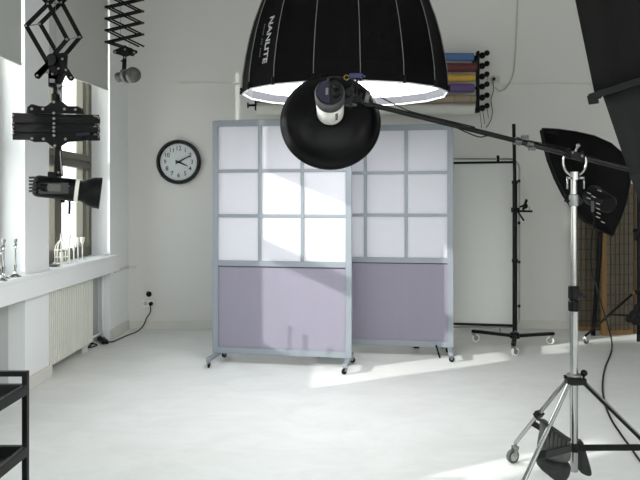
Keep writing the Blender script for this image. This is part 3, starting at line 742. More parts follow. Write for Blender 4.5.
# clamp on the pole
kc = P(515, 210, hy)
cl = thing('grip_clamp', kc, 'black grip clamp on the upright rolling stand', 'clamp')
MB().box(kc + V((.0, -.01, 0)), (.07, .05, .045)).bar(kc + V((-.04, -.02, .02)), kc + V((-.01, -.02, .0)), .014, .016).build('jaw', 'black_metal', cl, bevel=.004)
MB().bar(kc + V((.0, -.02, -.01)), kc + V((.155, -.03, -.012)), .02, .02).build('arm', 'black_metal', cl, bevel=.003)
MB().bar(kc + V((.07, -.02, 0)), kc + V((.105, -.02, .10)), .02, .02).bar(kc + V((.04, -.02, .03)), kc + V((.11, -.02, .05)), .018, .018).ball(kc + V((.09, -.02, .035)), .026).build('knuckle', 'black_metal', cl)
MB().bar(kc + V((.02, -.03, -.02)), kc + V((.075, -.03, -.10)), .014, .014).build('tee_handle', 'black_metal', cl)
MB().tube([kc + V((.125, -.03, 0)), kc + V((.125, -.03, .035))], .005, 8).build('pin', 'satin_steel', cl)
# scrim frame
FY = 6.13
x0, x1 = .70, P(519, 0, FY).x; z1, z0 = P(0, 159, FY).z, P(0, 327, FY).z
sc = thing('scrim_frame', ((x0 + x1) / 2, FY, z0), 'pale grey scrim in a rounded tube frame behind the rolling stand', 'scrim')
rad = .09; pts = []
for cx, cz, a0 in ((x1 - rad, z1 - rad, 90), (x1 - rad, z0 + rad, 0), (x0 + rad, z0 + rad, -90), (x0 + rad, z1 - rad, 180)):
    for k in range(5):
        a = math.radians(a0 - k * 22.5); pts.append(V((cx + rad * math.cos(a), FY, cz + rad * math.sin(a))))
MB().tube(pts, .010, 10, closed=True).build('tube_frame', 'satin_steel', sc)
MB().span(x0 + .05, P(513, 0, FY).x, FY - .003, FY + .003, z0 + .02, z1 - .045).build('cloth', 'screen_cloth', sc)
MB().bar((x0 + .05, FY - .008, z1 - .045), (P(513, 0, FY).x, FY - .008, z1 - .03), .016, .022).build('top_batten', 'black_metal', sc)
MB().bar((x0 + .05, FY - .008, z0 + .045), (P(514, 0, FY).x, FY - .008, z0 + .015), .016, .022).build('bottom_batten', 'black_metal', sc)
MB().tube([P(498, 155.5, FY), P(498, 163, FY)], .014, 10).build('clip', 'black_plastic', sc)
for py in (181, 223, 262, 306): MB().tube([P(519, py - 1.4, FY), P(519, py + 1.4, FY)], .014, 10).build('clip', 'black_plastic', sc)
MB().tube(smooth_path([P(513, 326, FY), P(515, 333, 6.05), P(511, 336, 6.02)]), .008, 8).tube([P(500, 327, FY - .01), P(500, 334, FY - .01)], .008, 8).build('stay_cord', 'satin_steel', sc)
# two ground bars so the scrim rests on the floor
for xx in (x0 + .1, x0 + .36): MB().tube([(xx, FY, z0), (xx, FY, .02)], .008, 8).box((xx, FY, .012), (.05, .3, .02)).build('foot', 'black_metal', sc)

# ------------------------------------------------------------------ bamboo lattice screens (right)
def lattice(p0, p1, z0, z1, nx, nz, label, posts=(True, True), pw=.045):
    p0 = V(p0); p1 = V(p1); L_ = (p1 - p0).length; u = (p1 - p0).normalized(); n = V((u.y, -u.x, 0)); up = V((0, 0, 1))
    o = thing('lattice_screen', ((p0.x + p1.x) / 2, (p0.y + p1.y) / 2, 0), label, 'screen', 'lattice screens')
    Q = lambda s_, z, d=0.0: p0 + u * s_ + up * z + n * d
    for s_, on in ((pw / 2, posts[0]), (L_ - pw / 2, posts[1])):
        MB().bar(Q(s_, z0), Q(s_, z1), pw if on else pw * .5, .035, up=n).build('post', 'ochre_wood' if on else 'lattice_wood', o, bevel=.003)
    MB().bar(Q(pw, z0 + .025), Q(L_ - pw, z0 + .025), .03, .045, up=up).build('bottom_rail', 'ochre_wood', o, bevel=.003)
    MB().bar(Q(pw, z1 - .02), Q(L_ - pw, z1 - .02), .03, .04, up=up).build('top_rail', 'ochre_wood', o, bevel=.003)
    g = MB()
    for k in range(1, nx): g.bar(Q(pw + (L_ - 2 * pw) * k / nx, z0 + .04, .010), Q(pw + (L_ - 2 * pw) * k / nx, z1 - .03, .010), .006, .009, up=n)
    for k in range(1, nz): g.bar(Q(pw, z0 + (z1 - z0) * k / nz, .014), Q(L_ - pw, z0 + (z1 - z0) * k / nz, .014), .010, .010, up=up)
    g.build('lattice', 'lattice_wood', o)
    MB().bar(Q(pw * .5, (z0 + z1) / 2, -.004), Q(L_ - pw * .5, (z0 + z1) / 2, -.004), .004, z1 - z0 - .06, up=up).build('paper_lining', 'rice_paper', o)
lattice(FL(573, 331), FL(603, 330.5), .0, 1.52, 5, 14, 'dim lattice screen standing against the wall behind the chrome stand', (False, False), .03)
lattice(FL(601.5, 335.5), FL(636.5, 333.5), .0, 1.56, 6, 15, 'lattice screen with bright ochre post at the right edge', (True, False), .05)
# black folded stand leaning
a = FL(592.3, 335, .0); b_ = P(604, 182, 6.4)
o = thing('leaning_pole', a, 'thick black pole leaning between the two lattice screens', 'pole')
MB().tube([a + V((0, -.02, .022)), a.lerp(b_, .5) + V((0, -.02, 0)), b_], [.022, .026, .020], 12).build('shaft', 'black_plastic', o)
MB().tube([a + V((0, -.02, .001)), a + V((.001, -.02, .04))], .024, 12).build('rubber_tip', 'black_plastic', o)

# black tripod stand at the right edge
tx, ty_ = P(638.5, 0, 6.0).x, 6.0
tp = thing('tripod_stand', (tx, ty_, 0), 'black rolling tripod stand with splayed legs at the right edge', 'light stand')
MB().tube([(tx, ty_, .06), (tx, ty_, 1.75)], .016, 14).build('pole', 'black_metal', tp)
hubz = P(0, 292, 6.0).z
MB().lathe([(.03, -.02), (.034, 0), (.03, .02)], (tx, ty_, hubz), n=14).lathe([(.03, -.02), (.034, 0), (.03, .02)], (tx, ty_, .30), n=14).build('hub', 'black_plastic', tp)
MB().ball((tx - .03, ty_ - .03, P(0, 240, 6).z), .022).ball((tx - .035, ty_ - .02, P(0, 231, 6).z), .028).box((tx, ty_, P(0, 236, 6).z), (.06, .05, .12)).build('locking_knob', 'black_plastic', tp)
MB().ball((tx - .05, ty_ - .05, P(0, 240, 6).z - .01), .008).build('brass_screw', 'gold', tp)
q = FL(585, 344); tips = [q, V((tx + .45, ty_ + .35, 0)), V((tx + .2, ty_ - .50, 0))]
for k, f_ in enumerate(tips):
    f2 = V((f_.x, f_.y, .075)); a0 = V((tx, ty_, hubz)) + (f2 - V((tx, ty_, .075))).normalized() * .03
    lg = MB().tube([a0, f2], .011, 10).build('leg', 'black_metal', tp)
    MB().tube([a0, a0.lerp(f2, .05)], .013, 10).build('leg_clip', 'gold', lg)
    caster(lg, (f_.x, f_.y, .07), r=.030, w=.02, m_wheel='grey_plastic', m_fork='white_plastic', yaw=.5)
    MB().tube([V((tx, ty_, .30)), a0.lerp(f2, (hubz - .30) / (hubz - .075))], .008, 8).build('brace', 'black_metal', tp)
bp = thing('black_pouch', P(634, 322, 5.9), 'crumpled black pouch hanging on the tripod at the right edge', 'pouch')
g = MB()
for px, py, r, sc_ in ((634, 315, .045, (1, .6, 1.1)), (630, 319, .04, (1.1, .6, .9)), (637, 309, .04, (.8, .6, 1.2)), (640, 318, .05, (1, .6, 1.3)), (636, 320, .05, (1, .6, 1))):
    g.ball(P(px, py, 5.93), r, sc_, n=12)
g.build('cloth', 'black_fabric', bp)
MB().tube([P(637, 306, 5.93), V((tx, ty_ - .01, P(0, 296, 6).z))], .006, 6).build('strap', 'black_fabric', bp)

# ------------------------------------------------------------------ octagonal softbox behind the chrome stand
oy = 5.2
outline = [(542.5, 128.5, 5.25), (558, 129.5, 5.33), (576, 132, 5.40), (594, 136, 5.45), (611, 143.5, 5.5), (622, 153, 5.5), (628.5, 166, 5.5), (630, 182, 5.5), (626, 202, 5.45), (620, 219, 5.4), (612.5, 235.5, 5.3), (600, 230.5, 5.2), (588, 223, 5.15), (576, 211, 5.1), (566, 196, 5.08), (557, 178, 5.08), (550, 160, 5.12), (545.5, 143, 5.18)]
sb2 = thing('octagonal_softbox', P(592, 185, 5.3), 'black softbox seen from behind the top of the chrome stand', 'softbox')
apx = P(590, 188, 4.88); n = len(outline)
rimv = [P(*q) for q in outline]; cen = sum(rimv, V((0, 0, 0))) / n
back = [q + V((0, .10, 0)) + (cen - q) * .02 for q in rimv]
midv = [q.lerp(apx, .55) + (q - cen) * .10 for q in rimv]
ringv = [apx + (q - cen) * .13 for q in rimv]
g = MB(); vs = back + rimv + midv + ringv
fs = [(i * n + j, i * n + (j + 1) % n, (i + 1) * n + (j + 1) % n, (i + 1) * n + j) for i in range(3) for j in range(n)]
g.add(vs, fs, True); g.add(ringv, [tuple(range(n))]); g.build('fabric_shell', 'softbox_black', sb2)
MB().add([q + V((0, -.02, 0)) for q in back], [tuple(range(n))]).build('front_diffuser', 'screen_cloth', sb2)
MB().tube([q + (q - cen).normalized() * .002 for q in rimv], .006, 6, closed=True).build('rim_seam', 'black_fabric', sb2)
MB().bar(P(545, 131, 5.17), P(559, 134, 5.24), .02, .012).build('zip_flap', 'soft_fabric', sb2)
# strobe head on it
h0 = apx + V((.02, .02, -.05)); hd = V((.10, -.95, -.30)).normalized()
ld = thing('strobe_head', h0, 'black strobe with silver vent slots, mounted on the softbox back', 'strobe')
MB().lathe([(.075, 0), (.078, .02), (.075, .05), (.07, .24), (.055, .26)], h0, hd, 26).build('body', 'black_plastic', ld)
a2, c2, w2 = frame_from(hd)
g = MB()
tips_ = [(599.5, 190.5), (593.5, 196.5), (598, 203.5), (598, 208.5), (598.5, 213), (598, 217), (603, 222), (589, 193), (588.5, 198)]
for px, py in tips_:
    g.bar(P(px - 1.8, py - .6, 4.62), P(px + 1.8, py + 1.0, 4.62), .006, .006)
g.build('vent_slots', 'rivet', ld)
MB().tube([P(592, 186, 4.78), P(592, 200, 4.64), P(593, 214, 4.64)], .012, 8).build('plug', 'grey_plastic', ld) if False else None
MB().bar(P(592.5, 201, 4.62), P(592.8, 212, 4.62), .02, .016).build('plug', 'grey_plastic', ld, bevel=.003)
MB().bar(h0 + V((0, .05, 0)), V((tx, ty_, 1.62)), .03, .03).build('mount_arm', 'black_metal', ld)
pts = [P(592.5, 212, 4.62), P(594, 222, 4.65), P(592, 236, 4.75), P(590.5, 255, 4.9), P(592, 272, 5.05), P(597, 288, 5.25), P(601, 303, 5.5), P(605.5, 317, 5.75), FL(610.5, 335, .12), FL(612, 345, .008), FL(611, 353, .007), FL(605, 368, .007), FL(602.5, 384, .007), FL(604, 400, .007), FL(610, 417, .007), FL(620, 433, .007), FL(631, 448, .007), FL(645, 466, .007), FL(670, 480, .007)]
tag(MB().tube(smooth_path(pts), .0065, 8).build('lamp_cable', 'black_plastic', origin=pts[-1]), 'long black cable hanging from the strobe and trailing over the floor', 'cable')

# ------------------------------------------------------------------ big softbox, upper right corner
bs = thing('large_softbox', P(700, 200, 3.3), 'large dark softbox looming in the upper right corner, folded skirt over its rim', 'softbox')
Yn, Yf = 3.0, 3.75
S0, S1, S2, S3 = P(561, -70, Yn), P(760, -120, Yn - .35), P(760, -90, Yf), P(578, -65, Yf)
R0, R1, R2, R3 = P(594.5, 92, Yn), P(760, 38, Yn - .3), P(750, 60, Yf), P(606, 92, Yf)
def wavy(a0, a1, b0_, b1_, nu, nv, amp, nrm, out):
    vs = []
    for i in range(nv + 1):
        for j in range(nu + 1):
            u_, v_ = j / nu, i / nv
            p = a0.lerp(a1, u_).lerp(b0_.lerp(b1_, u_), v_)
            edge = min(1, u_ * 8, (1 - u_) * 8) * (v_ ** .5)
            vs.append(p + nrm * (amp * edge * (math.sin(u_ * 37) + .6 * math.sin(u_ * 61 + 1.3 + v_ * 2))))
    k = nu + 1
    out.add(vs, [(i * k + j, i * k + j + 1, (i + 1) * k + j + 1, (i + 1) * k + j) for i in range(nv) for j in range(nu)], True)
g = MB()
wavy(S0, S1, R0, R1, 60, 8, .006, V((0, -1, 0)), g); wavy(S1, S2, R1, R2, 4, 4, 0, V((1, 0, 0)), g); wavy(S2, S3, R2, R3, 4, 4, 0, V((0, 1, 0)), g); wavy(S3, S0, R3, R0, 4, 4, 0, V((-1, 0, 0)), g)
g.build('skirt', 'soft_fabric', bs, solid=.004)
T0, T1, T2, T3 = P(602.5, 94, Yn + .02), P(750, 45, Yn - .25), P(740, 60, Yf - .03), P(612, 94, Yf - .03)
U0, U1, U2, U3 = P(684, 330, 3.15), P(720, 330, 3.12), P(720, 330, 3.4), P(686, 330, 3.4)
K0, K1, K2, K3 = P(630, 175, 3.02), P(738, 170, 2.9), P(732, 170, 3.6), P(634, 175, 3.6)
g = MB()
for a_0, a_1, b_0, b_1, nv in ((T0, T1, K0, K1, 1), (T1, T2, K1, K2, 0), (T2, T3, K2, K3, 0), (T3, T0, K3, K0, 0), (K0, K1, U0, U1, 0), (K1, K2, U1, U2, 0), (K2, K3, U2, U3, 0), (K3, K0, U3, U0, 0)):
    wavy(a_0, a_1, b_0, b_1, 30 if nv else 4, 5, .006 if nv else 0, V((0, -1, 0)), g)
g.add([U0, U1, U2, U3], [(0, 1, 2, 3)])
g.build('tapered_shell', 'black_fabric', bs, solid=.004)
g = MB()
e0, e1 = P(590, 97, Yn - .02), P(760, 42, Yn - .32)
g.bar(e0, e1, .016, .030, up=(0, 0, 1)).bar(e0, P(600, 96, Yf), .016, .03, up=(0, 0, 1)).bar(P(592, 95, Yn - .02), P(594, 104, Yn - .01), .05, .012)
g.build('rim_band', 'black_fabric', bs, bevel=.004)
g = MB().bar(P(600, 94.5, Yn - .032), e1 + V((0, -.012, .012)), .008, .010, up=(0, 0, 1))
g.build('rim_seam', 'soft_fabric', bs)
g = MB().add([S0.lerp(R0, .15), S1.lerp(R1, .15), S2.lerp(R2, .15), S3.lerp(R3, .15)], [(0, 1, 2, 3)]); g.build('front_diffuser', 'screen_cloth', bs, solid=.003)
pp = P(702, 330, 3.26)
MB().lathe([(.08, 0), (.08, -.05), (.065, -.06), (.06, -.28)], pp, n=22).build('lamp_head', 'black_plastic', bs)
MB().tube([(pp.x, pp.y, .02), (pp.x, pp.y, pp.z - .2)], .018, 12).build('stand_pole', 'black_metal', bs)
MB().lathe([(.20, 0), (.20, .015), (.03, .03)], (pp.x, pp.y, 0), n=28).build('stand_base', 'black_metal', bs)

# ------------------------------------------------------------------ near pantograph with strobe (left)
PY = 3.9
pg = thing('pantograph_arm', P(57, 140, PY), 'large black scissor pantograph hanging at left, lower stage folded flat', 'pantograph')
off = P(40, 24, PY + .10) - P(26, 26, PY)
def rivet(mb, p, r=.008, ax=(0, -1, 0)): mb.lathe([(r, 0), (r * .8, .006), (r * .2, .008)], p, ax, 10)
c0 = P(48, 4, PY); L0 = P(26, 26, PY); R0_ = P(67, 39.5, PY); B0 = P(45, 58, PY); B1 = P(49, 62, PY)
seg_up = [P(72, -18, PY), P(24, -24, PY)]
def sbar(p, q, k, w=.026, parent=None, nm='scissor_bar', m='black_metal'):
    MB().bar(p, q, .006, w, up=(0, 1, 0), ext=.008).build(nm, m, parent) if False else MB().bar(p, q, w, .006, up=(0, 1, 0), ext=.008).build(nm, m, parent)
U = P(47.5, -42, PY)
tiers = [(c0, U), ]
LL, RR = P(70, -16, PY), P(26, -22, PY)
jo = MB()
for sgn, dlt in ((0, V((0, 0, 0))), (1, off)):
    d = dlt
    # lower diamond
    sbar(L0 + d, c0 + d, 0, parent=pg); sbar(c0 + d, LL + d, 0, parent=pg)
    sbar(R0_ + d + V((0, .008, 0)), c0 + d + V((0, .008, 0)), 0, parent=pg); sbar(c0 + d + V((0, .008, 0)), RR + d + V((0, .008, 0)), 0, parent=pg)
    sbar(L0 + d + V((0, .008, 0)), P(46, 60, PY) + d, 0, parent=pg); sbar(R0_ + d, P(48, 62, PY) + d, 0, parent=pg)
    # upper diamonds to the ceiling
    zc = c0.z + .50; ct = V((c0.x, PY, c0.z + .52)); 
    prevL, prevR = RR, LL
    while ct.z < ZC - .12:
        sbar(prevL + d, ct + d, 0, parent=pg); sbar(prevR + d + V((0, .008, 0)), ct + d + V((0, .008, 0)), 0, parent=pg)
        nl, nr = ct + V((-.14, 0, .13)), ct + V((.14, 0, .13))
        sbar(ct + d, nr + d, 0, parent=pg); sbar(ct + d + V((0, .008, 0)), nl + d + V((0, .008, 0)), 0, parent=pg)
        prevL, prevR = nl, nr; ct = V((ct.x, PY, ct.z + .29))
    for q in (L0, R0_, c0): rivet(jo, q + d + V((0, -.004, 0)))
jo.build('joint_rivets', 'rivet', pg)
MB().tube([L0, L0 + off], .004, 6).tube([R0_, R0_ + off], .004, 6).tube([P(55.5, -3, PY + .05), P(56, 60, PY + .05)], .0012, 5).tube([c0, c0 + off], .004, 6).build('cross_rod', 'satin_steel', pg)
MB().span(c0.x - .25, c0.x + .35, PY - .04, PY + .15, ZC - .12, ZC - .001).build('ceiling_rail', 'satin_steel', pg)
# spring carriage
cg = MB()
cg.prism([P(56, 53, PY - .01), P(67, 55, PY - .01), P(66, 68, PY - .01), P(60, 84, PY - .01), P(50, 82, PY - .01), P(47, 72, PY - .01), P(49, 62, PY - .01)], (0, .02, 0))
cg.prism([P(52, 54, PY + .07), P(67, 52, PY + .07), P(66, 72, PY + .07), P(60, 86, PY + .07), P(52, 82, PY + .07)], (0, .02, 0))
cg.build('carriage_plate', 'black_metal', pg, bevel=.003)
MB().lathe([(.036, 0), (.038, .004), (.030, .008), (.030, .05), (.038, .054), (.036, .058)], P(50.5, 59.5, PY - .03), (.35, 1, 0), 24).build('spring_drum', 'black_gloss', pg)
for a, b_ in (((50, 63), (37.5, 75)), ((61, 63), (71, 78)), ((47, 66), (38, 76)), ((57, 75), (48, 62))):
    MB().lathe([(.018, -.004), (.018, .004)], P(*b_, PY - .02), (0, 1, 0), 14).bar(P(*a, PY - .02), P(*b_, PY - .02), .034, .008, up=(0, 1, 0)).build('link_bar', 'black_metal', pg)
g = MB()
for px, py in ((62.5, 59), (58.5, 68.5), (52.5, 74), (66, 70), (71, 77.5), (37.5, 75.5)): rivet(g, P(px, py, PY - .025), .008)
g.build('carriage_rivets', 'rivet', pg)
MB().tube([P(39, 75, PY - .01), P(49, 71, PY - .01)], .006, 8).box(P(48, 71, PY - .015), (.012, .012, .03)).box(P(53, 81, PY - .02), (.03, .03, .022)).box(P(60, 86, PY - .01), (.025, .03, .012)).build('latch', 'satin_steel', pg)
MB().box(P(55, 80, PY + .02), (.06, .06, .09)).build('carriage_block', 'black_metal', pg, bevel=.004)
MB().lathe([(.016, -.12), (.022, -.11), (.022, -.04), (.012, -.03), (.012, .05)], P(55, 88, PY + .01), n=16).build('stud', 'black_metal', pg)
MB().tube([P(60.5, 82, PY + .03), P(60.5, 105, PY + .03)], .010, 10).build('column', 'satin_steel', pg)
# folded lower stage
ys = (116, 120, 124.5, 129, 133, 137)
for k, py in enumerate(ys):
    for (yo, dd) in ((0, 0), (.09, 1)):
        x_l = 12 + (k % 2) * .6 + dd * 3; x_r = 97 + dd * 2 + (k % 2)
        MB().bar(P(x_l, py - .4 + (k % 2) * .5, PY + yo - .012 * (k % 2)), P(x_r, py + 1.6 - (k % 2) * .7, PY + yo - .012 * (k % 2)), .008, .034, up=(0, 0, 1)).build('folded_bar', 'black_metal', pg, bevel=.003)
for z_, up_ in ((0, 1), (1, 0)):
    if up_: poly = [(26.5, 113), (27, 107), (31, 104), (38, 106), (45, 106.5), (53, 101), (60, 101), (66, 106), (76, 106), (81, 109), (82, 114)]
    else: poly = [(29, 137), (82, 137), (82, 141), (66, 142), (61, 145), (57, 148.5), (53, 147), (46, 142), (34, 142), (29, 140)]
    MB().prism([P(a, b_, PY - .03) for a, b_ in poly], (0, .012, 0)).build('end_plate', 'black_metal', pg, bevel=.002)
    MB().prism([P(a + 1.5, b_, PY + .10) for a, b_ in poly], (0, .012, 0)).build('end_plate', 'black_metal', pg, bevel=.002)
g = MB()
for px, py in ((32, 109), (43, 109), (64.5, 109), (75.5, 109.5), (54, 102), (54, 113), (54, 118.5), (54, 123.5), (54, 127.5), (54, 131), (54, 135.5), (32, 138.5), (43.5, 139), (65.5, 139), (55, 145.5)): rivet(g, P(px, py, PY - .032), .0095)
for py in (115.5, 123, 127, 131, 133.5): rivet(g, P(13, py, PY - .02), .009); 
for py in (117, 124, 128, 132, 136): g.tube([P(94.5, py - 1.5, PY - .01), P(99, py + 1, PY + .02)], .0085, 8)
g.build('stage_rivets', 'rivet', pg)
MB().bar(P(76, 134.5, PY - .032), P(90, 133.5, PY - .032), .004, .016, up=(0, 0, 1)).build('blue_sticker', 'navy_label', pg)
# hanger + strobe
MB().prism([P(55, 147, PY - .01), P(60, 147, PY - .01), P(61.5, 176, PY - .01), P(53.5, 176, PY - .01)], (0, .03, 0)).build('hanger', 'black_metal', pg, bevel=.004)
g = MB(); g.tube([P(60, 151, PY - .012), P(61.5, 174, PY - .012)], .003, 6); rivet(g, P(58.5, 172.5, PY - .012), .008); g.build('hanger_edge', 'satin_steel', pg)
sx = thing('hanging_strobe', P(55, 190, PY), 'black strobe with display and bell reflector hanging on the left pantograph', 'strobe')
q0, q1 = P(33.5, 185.5, PY - .035), P(76.5, 190.5, PY + .045); d = (q1 - q0).normalized(); Lb = (q1 - q0).length
MB().lathe([(.052, 0), (.062, .012), (.066, .03), (.066, Lb * .55), (.069, Lb * .7), (.070, Lb - .01), (.066, Lb)], q0, d, 30).build('body', 'black_plastic', sx)
MB().lathe([(.071, -.008), (.0725, -.004), (.0725, .010), (.071, .014)], q1, d, 30).build('collar', 'white_plastic', sx)
MB().open_lathe([(.064, .012), (.062, .026), (.068, .038), (.080, .058), (.089, .08), (.094, .10), (.096, .12), (.098, .142), (.095, .142), (.092, .12), (.088, .10), (.075, .058), (.055, .03)], q1, d, 36).build('reflector', 'black_metal', sx)
MB().lathe([(.03, 0), (.03, .06), (.022, .08), (.001, .085)], q1 + d * .01, d, 20).build('flash_tube', 'bulb_glass', sx)
a3, c3, w3 = frame_from(d, (0, 0, 1))
pn = MB().box(q0.lerp(q1, .62) + V((-.012, -.068, .0)), (.17, .014, .07), Matrix.Rotation(math.radians(16), 3, 'Z')).build('control_panel', 'black_gloss', sx, bevel=.003)
MB().box(q0.lerp(q1, .64) + V((-.012, -.0755, .004)), (.075, .004, .042), Matrix.Rotation(math.radians(16), 3, 'Z')).build('display', 'lcd', pn)
g = MB()
for k in range(3):
    for j in range(2): g.box(q0.lerp(q1, .36 + .05 * k) + V((-.01, -.0775, -.018 + .034 * j)), (.014, .006, .014))
g.build('buttons', 'black_plastic', pn)
MB().ball(q0.lerp(q1, .92) + V((0, -.068, .022)), .006).build('lamp_jewel', 'rivet', sx)
g = MB()
for k in range(5): g.bar(q0 + V((-.004, -.040, .045 - .02 * k)), q0 + V((.05, -.066, .046 - .02 * k)), .013, .013)
g.build('grip_ridges', 'black_metal', sx)
MB().bar(P(53.5, 172, PY), P(53, 181, PY), .05, .05).build('mount_yoke', 'black_metal', sx, bevel=.004)

# ------------------------------------------------------------------ far pantograph with bare lamp
QY = 5.5
pg2 = thing('pantograph_arm', P(125, 50, QY), 'small black scissor pantograph with stacked diamonds, nearer the back wall', 'pantograph')
mpp_ = QY / F; off2 = V((.095, .09, -.02))
zr = P(0, 44, QY).z; k = 0
xl, xr, xm = P(105.5, 0, QY).x, P(134, 0, QY).x, P(120, 0, QY).x
off2 = V((10 * mpp_, .09, 4.5 * mpp_ * -1))
pitch = 11.7 * mpp_
gj = MB()
zz = P(0, 42, QY).z
rows = int((ZC - .15 - zz) / pitch)
xr = P(138, 0, QY).x; off2 = P(111, 42, QY + .06) - P(105.5, 42, QY); px_ = mpp_
for r_ in range(rows):
    z0_ = zz + r_ * pitch
    for d in (V((0, 0, 0)), off2):
        a = V((xl, QY, z0_)) + d; b_ = V((xr, QY, z0_ + 7.6 * px_)) + d; c_2 = V((xr, QY, z0_ - 15.8 * px_ + pitch)) + d
        MB().bar(a, b_, .018, .006, up=(0, 1, 0), ext=.008).build('scissor_bar', 'black_metal', pg2)
        if r_: MB().bar(a + V((0, .007, 0)), V((xr, QY + .007, z0_ - 15.8 * px_)) + d, .014, .006, up=(0, 1, 0), ext=.008).build('scissor_bar', 'black_metal', pg2)
        else: MB().bar(a + V((0, .007, 0)), P(126, 49, QY + .007) + d, .014, .006, up=(0, 1, 0), ext=.008).build('scissor_bar', 'black_metal', pg2)
    gj.tube([V((xl, QY - .006, z0_)), V((xl, QY, z0_)) + off2], .009, 8).tube([V((xr, QY - .006, z0_ + 7.6 * px_)), V((xr, QY, z0_ + 7.6 * px_)) + off2], .009, 8)
gj.build('joint_pins', 'black_metal', pg2)
MB().span(xl - .05, xr + .15, QY - .04, QY + .14, ZC - .12, ZC - .001).build('ceiling_rail', 'satin_steel', pg2)
MB().tube([P(120.5, 40, QY + .05), P(121, -60, QY + .05)], .0012, 5).build('safety_wire', 'black_plastic', pg2)
MB().prism([P(113, 50.5, QY - .02), P(116, 49, QY - .02), P(121, 47, QY - .02), P(125, 45, QY - .02), P(129, 48, QY - .02), P(137, 50.5, QY - .02), P(137, 53, QY - .02), P(131, 54.5, QY - .02), P(125, 57, QY - .02), P(120, 55, QY - .02), P(113, 53, QY - .02)], (0, .015, 0)).prism([P(116, 50, QY + .07), P(126, 46, QY + .07), P(137, 51, QY + .07), P(133, 56, QY + .07), P(118, 54, QY + .07)], (0, .015, 0)).build('end_plate', 'black_metal', pg2, bevel=.002)
MB().box(P(125, 51, QY + .02), (.06, .09, .05)).tube([P(124.5, 54, QY), P(124.5, 60, QY)], .016, 10).build('stud', 'black_metal', pg2)
g = MB()
for px, py in ((115, 52), (134, 52.5), (125, 49.5), (124.5, 57.5)): rivet(g, P(px, py, QY - .025), .010)
g.build('plate_rivets', 'rivet', pg2)
o = thing('bare_lamp', P(125, 75, QY), 'small lamp with round glass dome under the far pantograph', 'lamp')
MB().bar(P(124.5, 59, QY), P(124, 73, QY), .03, .022).tube([P(121, 61, QY - .01), P(125, 61, QY - .01)], .008, 8).tube([P(120.5, 71, QY - .01), P(125, 71, QY - .01)], .008, 8).build('bracket', 'black_metal', o)
d = (P(133, 75, QY - .06) - P(119, 77.5, QY)).normalized()
MB().lathe([(.038, 0), (.042, .008), (.040, .05), (.036, .075)], P(117.5, 77.5, QY), d, 20).build('socket_body', 'grey_plastic', o)
MB().lathe([(.050, 0), (.053, .004), (.050, .010)], P(124, 76.5, QY - .02), d, 24).lathe([(.058, 0), (.060, .004), (.056, .008)], P(126, 76, QY - .025), d, 24).build('flange', 'rivet', o)
MB().ball(P(133, 75, QY - .05), .068, (1, .8, 1), n=24).build('glass_dome', 'bulb_glass', o)

# ------------------------------------------------------------------ utility cart, lower left
cx1, cy1 = -1.093, 2.29
ct = thing('utility_cart', (cx1 - .2, cy1 - .3, 0), 'black metal utility cart cut off at the lower left corner', 'cart')
cx0, cy0 = cx1 - .40, cy1 - .62; w = .018
zT = 1.35 - (373.5 - 204) * cy1 / F
fr = MB()
for y in (cy0, cy1):
    fr = MB()
    for x in (cx0, cx1): fr.span(x - w / 2, x + w / 2, y - w / 2, y + w / 2, .07, zT + w / 2)
    fr.span(cx0 + w / 2, cx1 - w / 2, y - w / 2, y + w / 2, zT - w / 2, zT + w / 2)
    fr.build('end_frame', 'black_metal', ct, bevel=.002)
for zz_, h_ in ((1.35 - (389 - 204) * cy1 / F, .036), (1.35 - (450.5 - 204) * cy1 / F, .036), (.14, .036)):
    t = MB()
    t.span(cx0 + w / 2, cx1 - w / 2, cy0 + w / 2, cy1 - w / 2, zz_ - h_ / 2, zz_ - h_ / 2 + .004)
    t.span(cx1 - w / 2 + .001, cx1 + w / 2 + .001, cy0 + w / 2, cy1 - w / 2, zz_ - h_ / 2, zz_ + h_ / 2)
    t.span(cx0 - w / 2, cx0 + w / 2 - .001, cy0 + w / 2, cy1 - w / 2, zz_ - h_ / 2, zz_ + h_ / 2)
    t.span(cx0 + w / 2, cx1 - w / 2, cy1 - w / 2, cy1 + w / 2, zz_ - h_ / 2, zz_ + h_ / 2)
    t.span(cx0 + w / 2, cx1 - w / 2, cy0 - w / 2, cy0 + w / 2, zz_ - h_ / 2, zz_ + h_ / 2)
    t.build('shelf_tray', 'black_metal', ct, bevel=.002)
for x in (cx0, cx1):
    for y in (cy0, cy1): caster(ct, (x, y, .072), r=.028, yaw=1)
zz_ = 1.35 - (389 - 204) * cy1 / F - .018 + .004
pts = [V((cx1 - .10 + .035 * math.cos(t * .7), cy1 - .17 + .05 * math.sin(t * .7), zz_ + .006 + .0012 * t)) for t in range(30)]
tag(MB().tube(pts, .005, 6).build('cable_coil', 'grey_plastic', origin=(cx1 - .1, cy1 - .17, zz_)), 'small grey coil of cable on the cart top tray', 'cable')

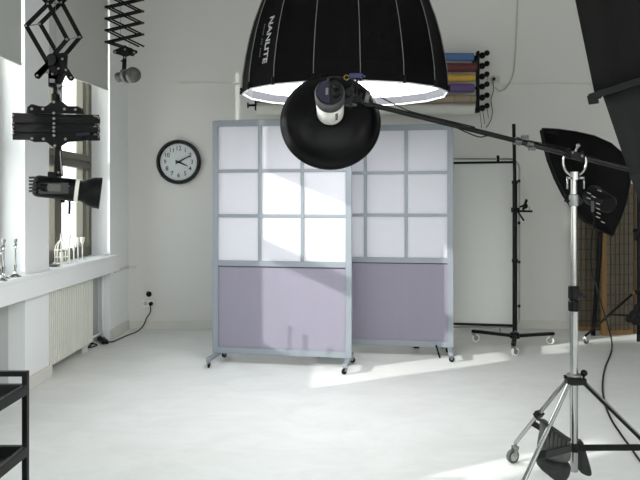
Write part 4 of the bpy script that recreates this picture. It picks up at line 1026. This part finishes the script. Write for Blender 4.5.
# ------------------------------------------------------------------ light
sd = V((1, .49, -.425)).normalized()
sun = bpy.data.lights.new('sun', 'SUN'); sun.energy = 3.2; sun.angle = math.radians(0.8); sun.color = (1, .985, .95)
so = bpy.data.objects.new('sun', sun); COL.objects.link(so); so.rotation_euler = sd.to_track_quat('-Z', 'Y').to_euler()
for y0, y1 in OPEN:                          # sky light is sampled through the window openings
    a = bpy.data.lights.new('window_portal', 'AREA'); a.shape = 'RECTANGLE'; a.size = 2.65; a.size_y = y1 - y0
    a.cycles.is_portal = True
    o = bpy.data.objects.new('window_portal', a); COL.objects.link(o)
    o.matrix_world = Matrix.Translation((-2.52, (y0 + y1) / 2, (ZS + HEAD) / 2)) @ Matrix(((0, 0, -1, 0), (0, 1, 0, 0), (1, 0, 0, 0), (0, 0, 0, 1)))
w = bpy.data.worlds.new('sky'); S.world = w; w.use_nodes = True
bg = w.node_tree.nodes['Background']
N = w.node_tree.nodes; L = w.node_tree.links
tc = N.new('ShaderNodeTexCoord'); sp = N.new('ShaderNodeSeparateXYZ'); rp = N.new('ShaderNodeValToRGB')
L.new(tc.outputs['Generated'], sp.inputs[0]); L.new(sp.outputs['Z'], rp.inputs[0]); L.new(rp.outputs[0], bg.inputs['Color'])
rp.color_ramp.elements[0].position = 0.0; rp.color_ramp.elements[0].color = (.80, .80, .78, 1)
rp.color_ramp.elements[1].position = 0.5; rp.color_ramp.elements[1].color = (.85, .94, 1.03, 1)
bg.inputs['Strength'].default_value = 2.9

a = bpy.data.lights.new('window_portal', 'AREA'); a.shape = 'RECTANGLE'; a.size = 4.9; a.size_y = 2.9; a.cycles.is_portal = True
o = bpy.data.objects.new('window_portal', a); COL.objects.link(o); o.location = (.45, YR - .09, 1.95); o.rotation_euler = (math.pi / 2, 0, 0)
a = bpy.data.lights.new('window_portal', 'AREA'); a.shape = 'RECTANGLE'; a.size = 2.9; a.size_y = 2.5; a.cycles.is_portal = True
o = bpy.data.objects.new('window_portal', a); COL.objects.link(o); o.location = (XR + .09, -1.45, 2.05); o.rotation_euler = (0, math.pi / 2, 0)
cam = bpy.data.cameras.new('camera'); cam.sensor_width = 36; cam.lens = 36
cam.shift_x = -(331 - 320) / 640; cam.shift_y = -(240 - 204) / 640; cam.clip_start = .05
co = bpy.data.objects.new('camera', cam); COL.objects.link(co)
co.location = (0, 0, 1.35); co.rotation_euler = (math.pi / 2, 0, 0); S.camera = co
S.view_settings.view_transform = 'Standard'; S.view_settings.look = 'None'
S.view_settings.exposure = 0.7; S.view_settings.gamma = 1.0; S.view_settings.use_curve_mapping = False
S.cycles.use_denoising = True; S.cycles.max_bounces = 10; S.cycles.diffuse_bounces = 6; S.cycles.transparent_max_bounces = 12
S.cycles.caustics_reflective = False; S.cycles.caustics_refractive = False; S.cycles.sample_clamp_indirect = 6
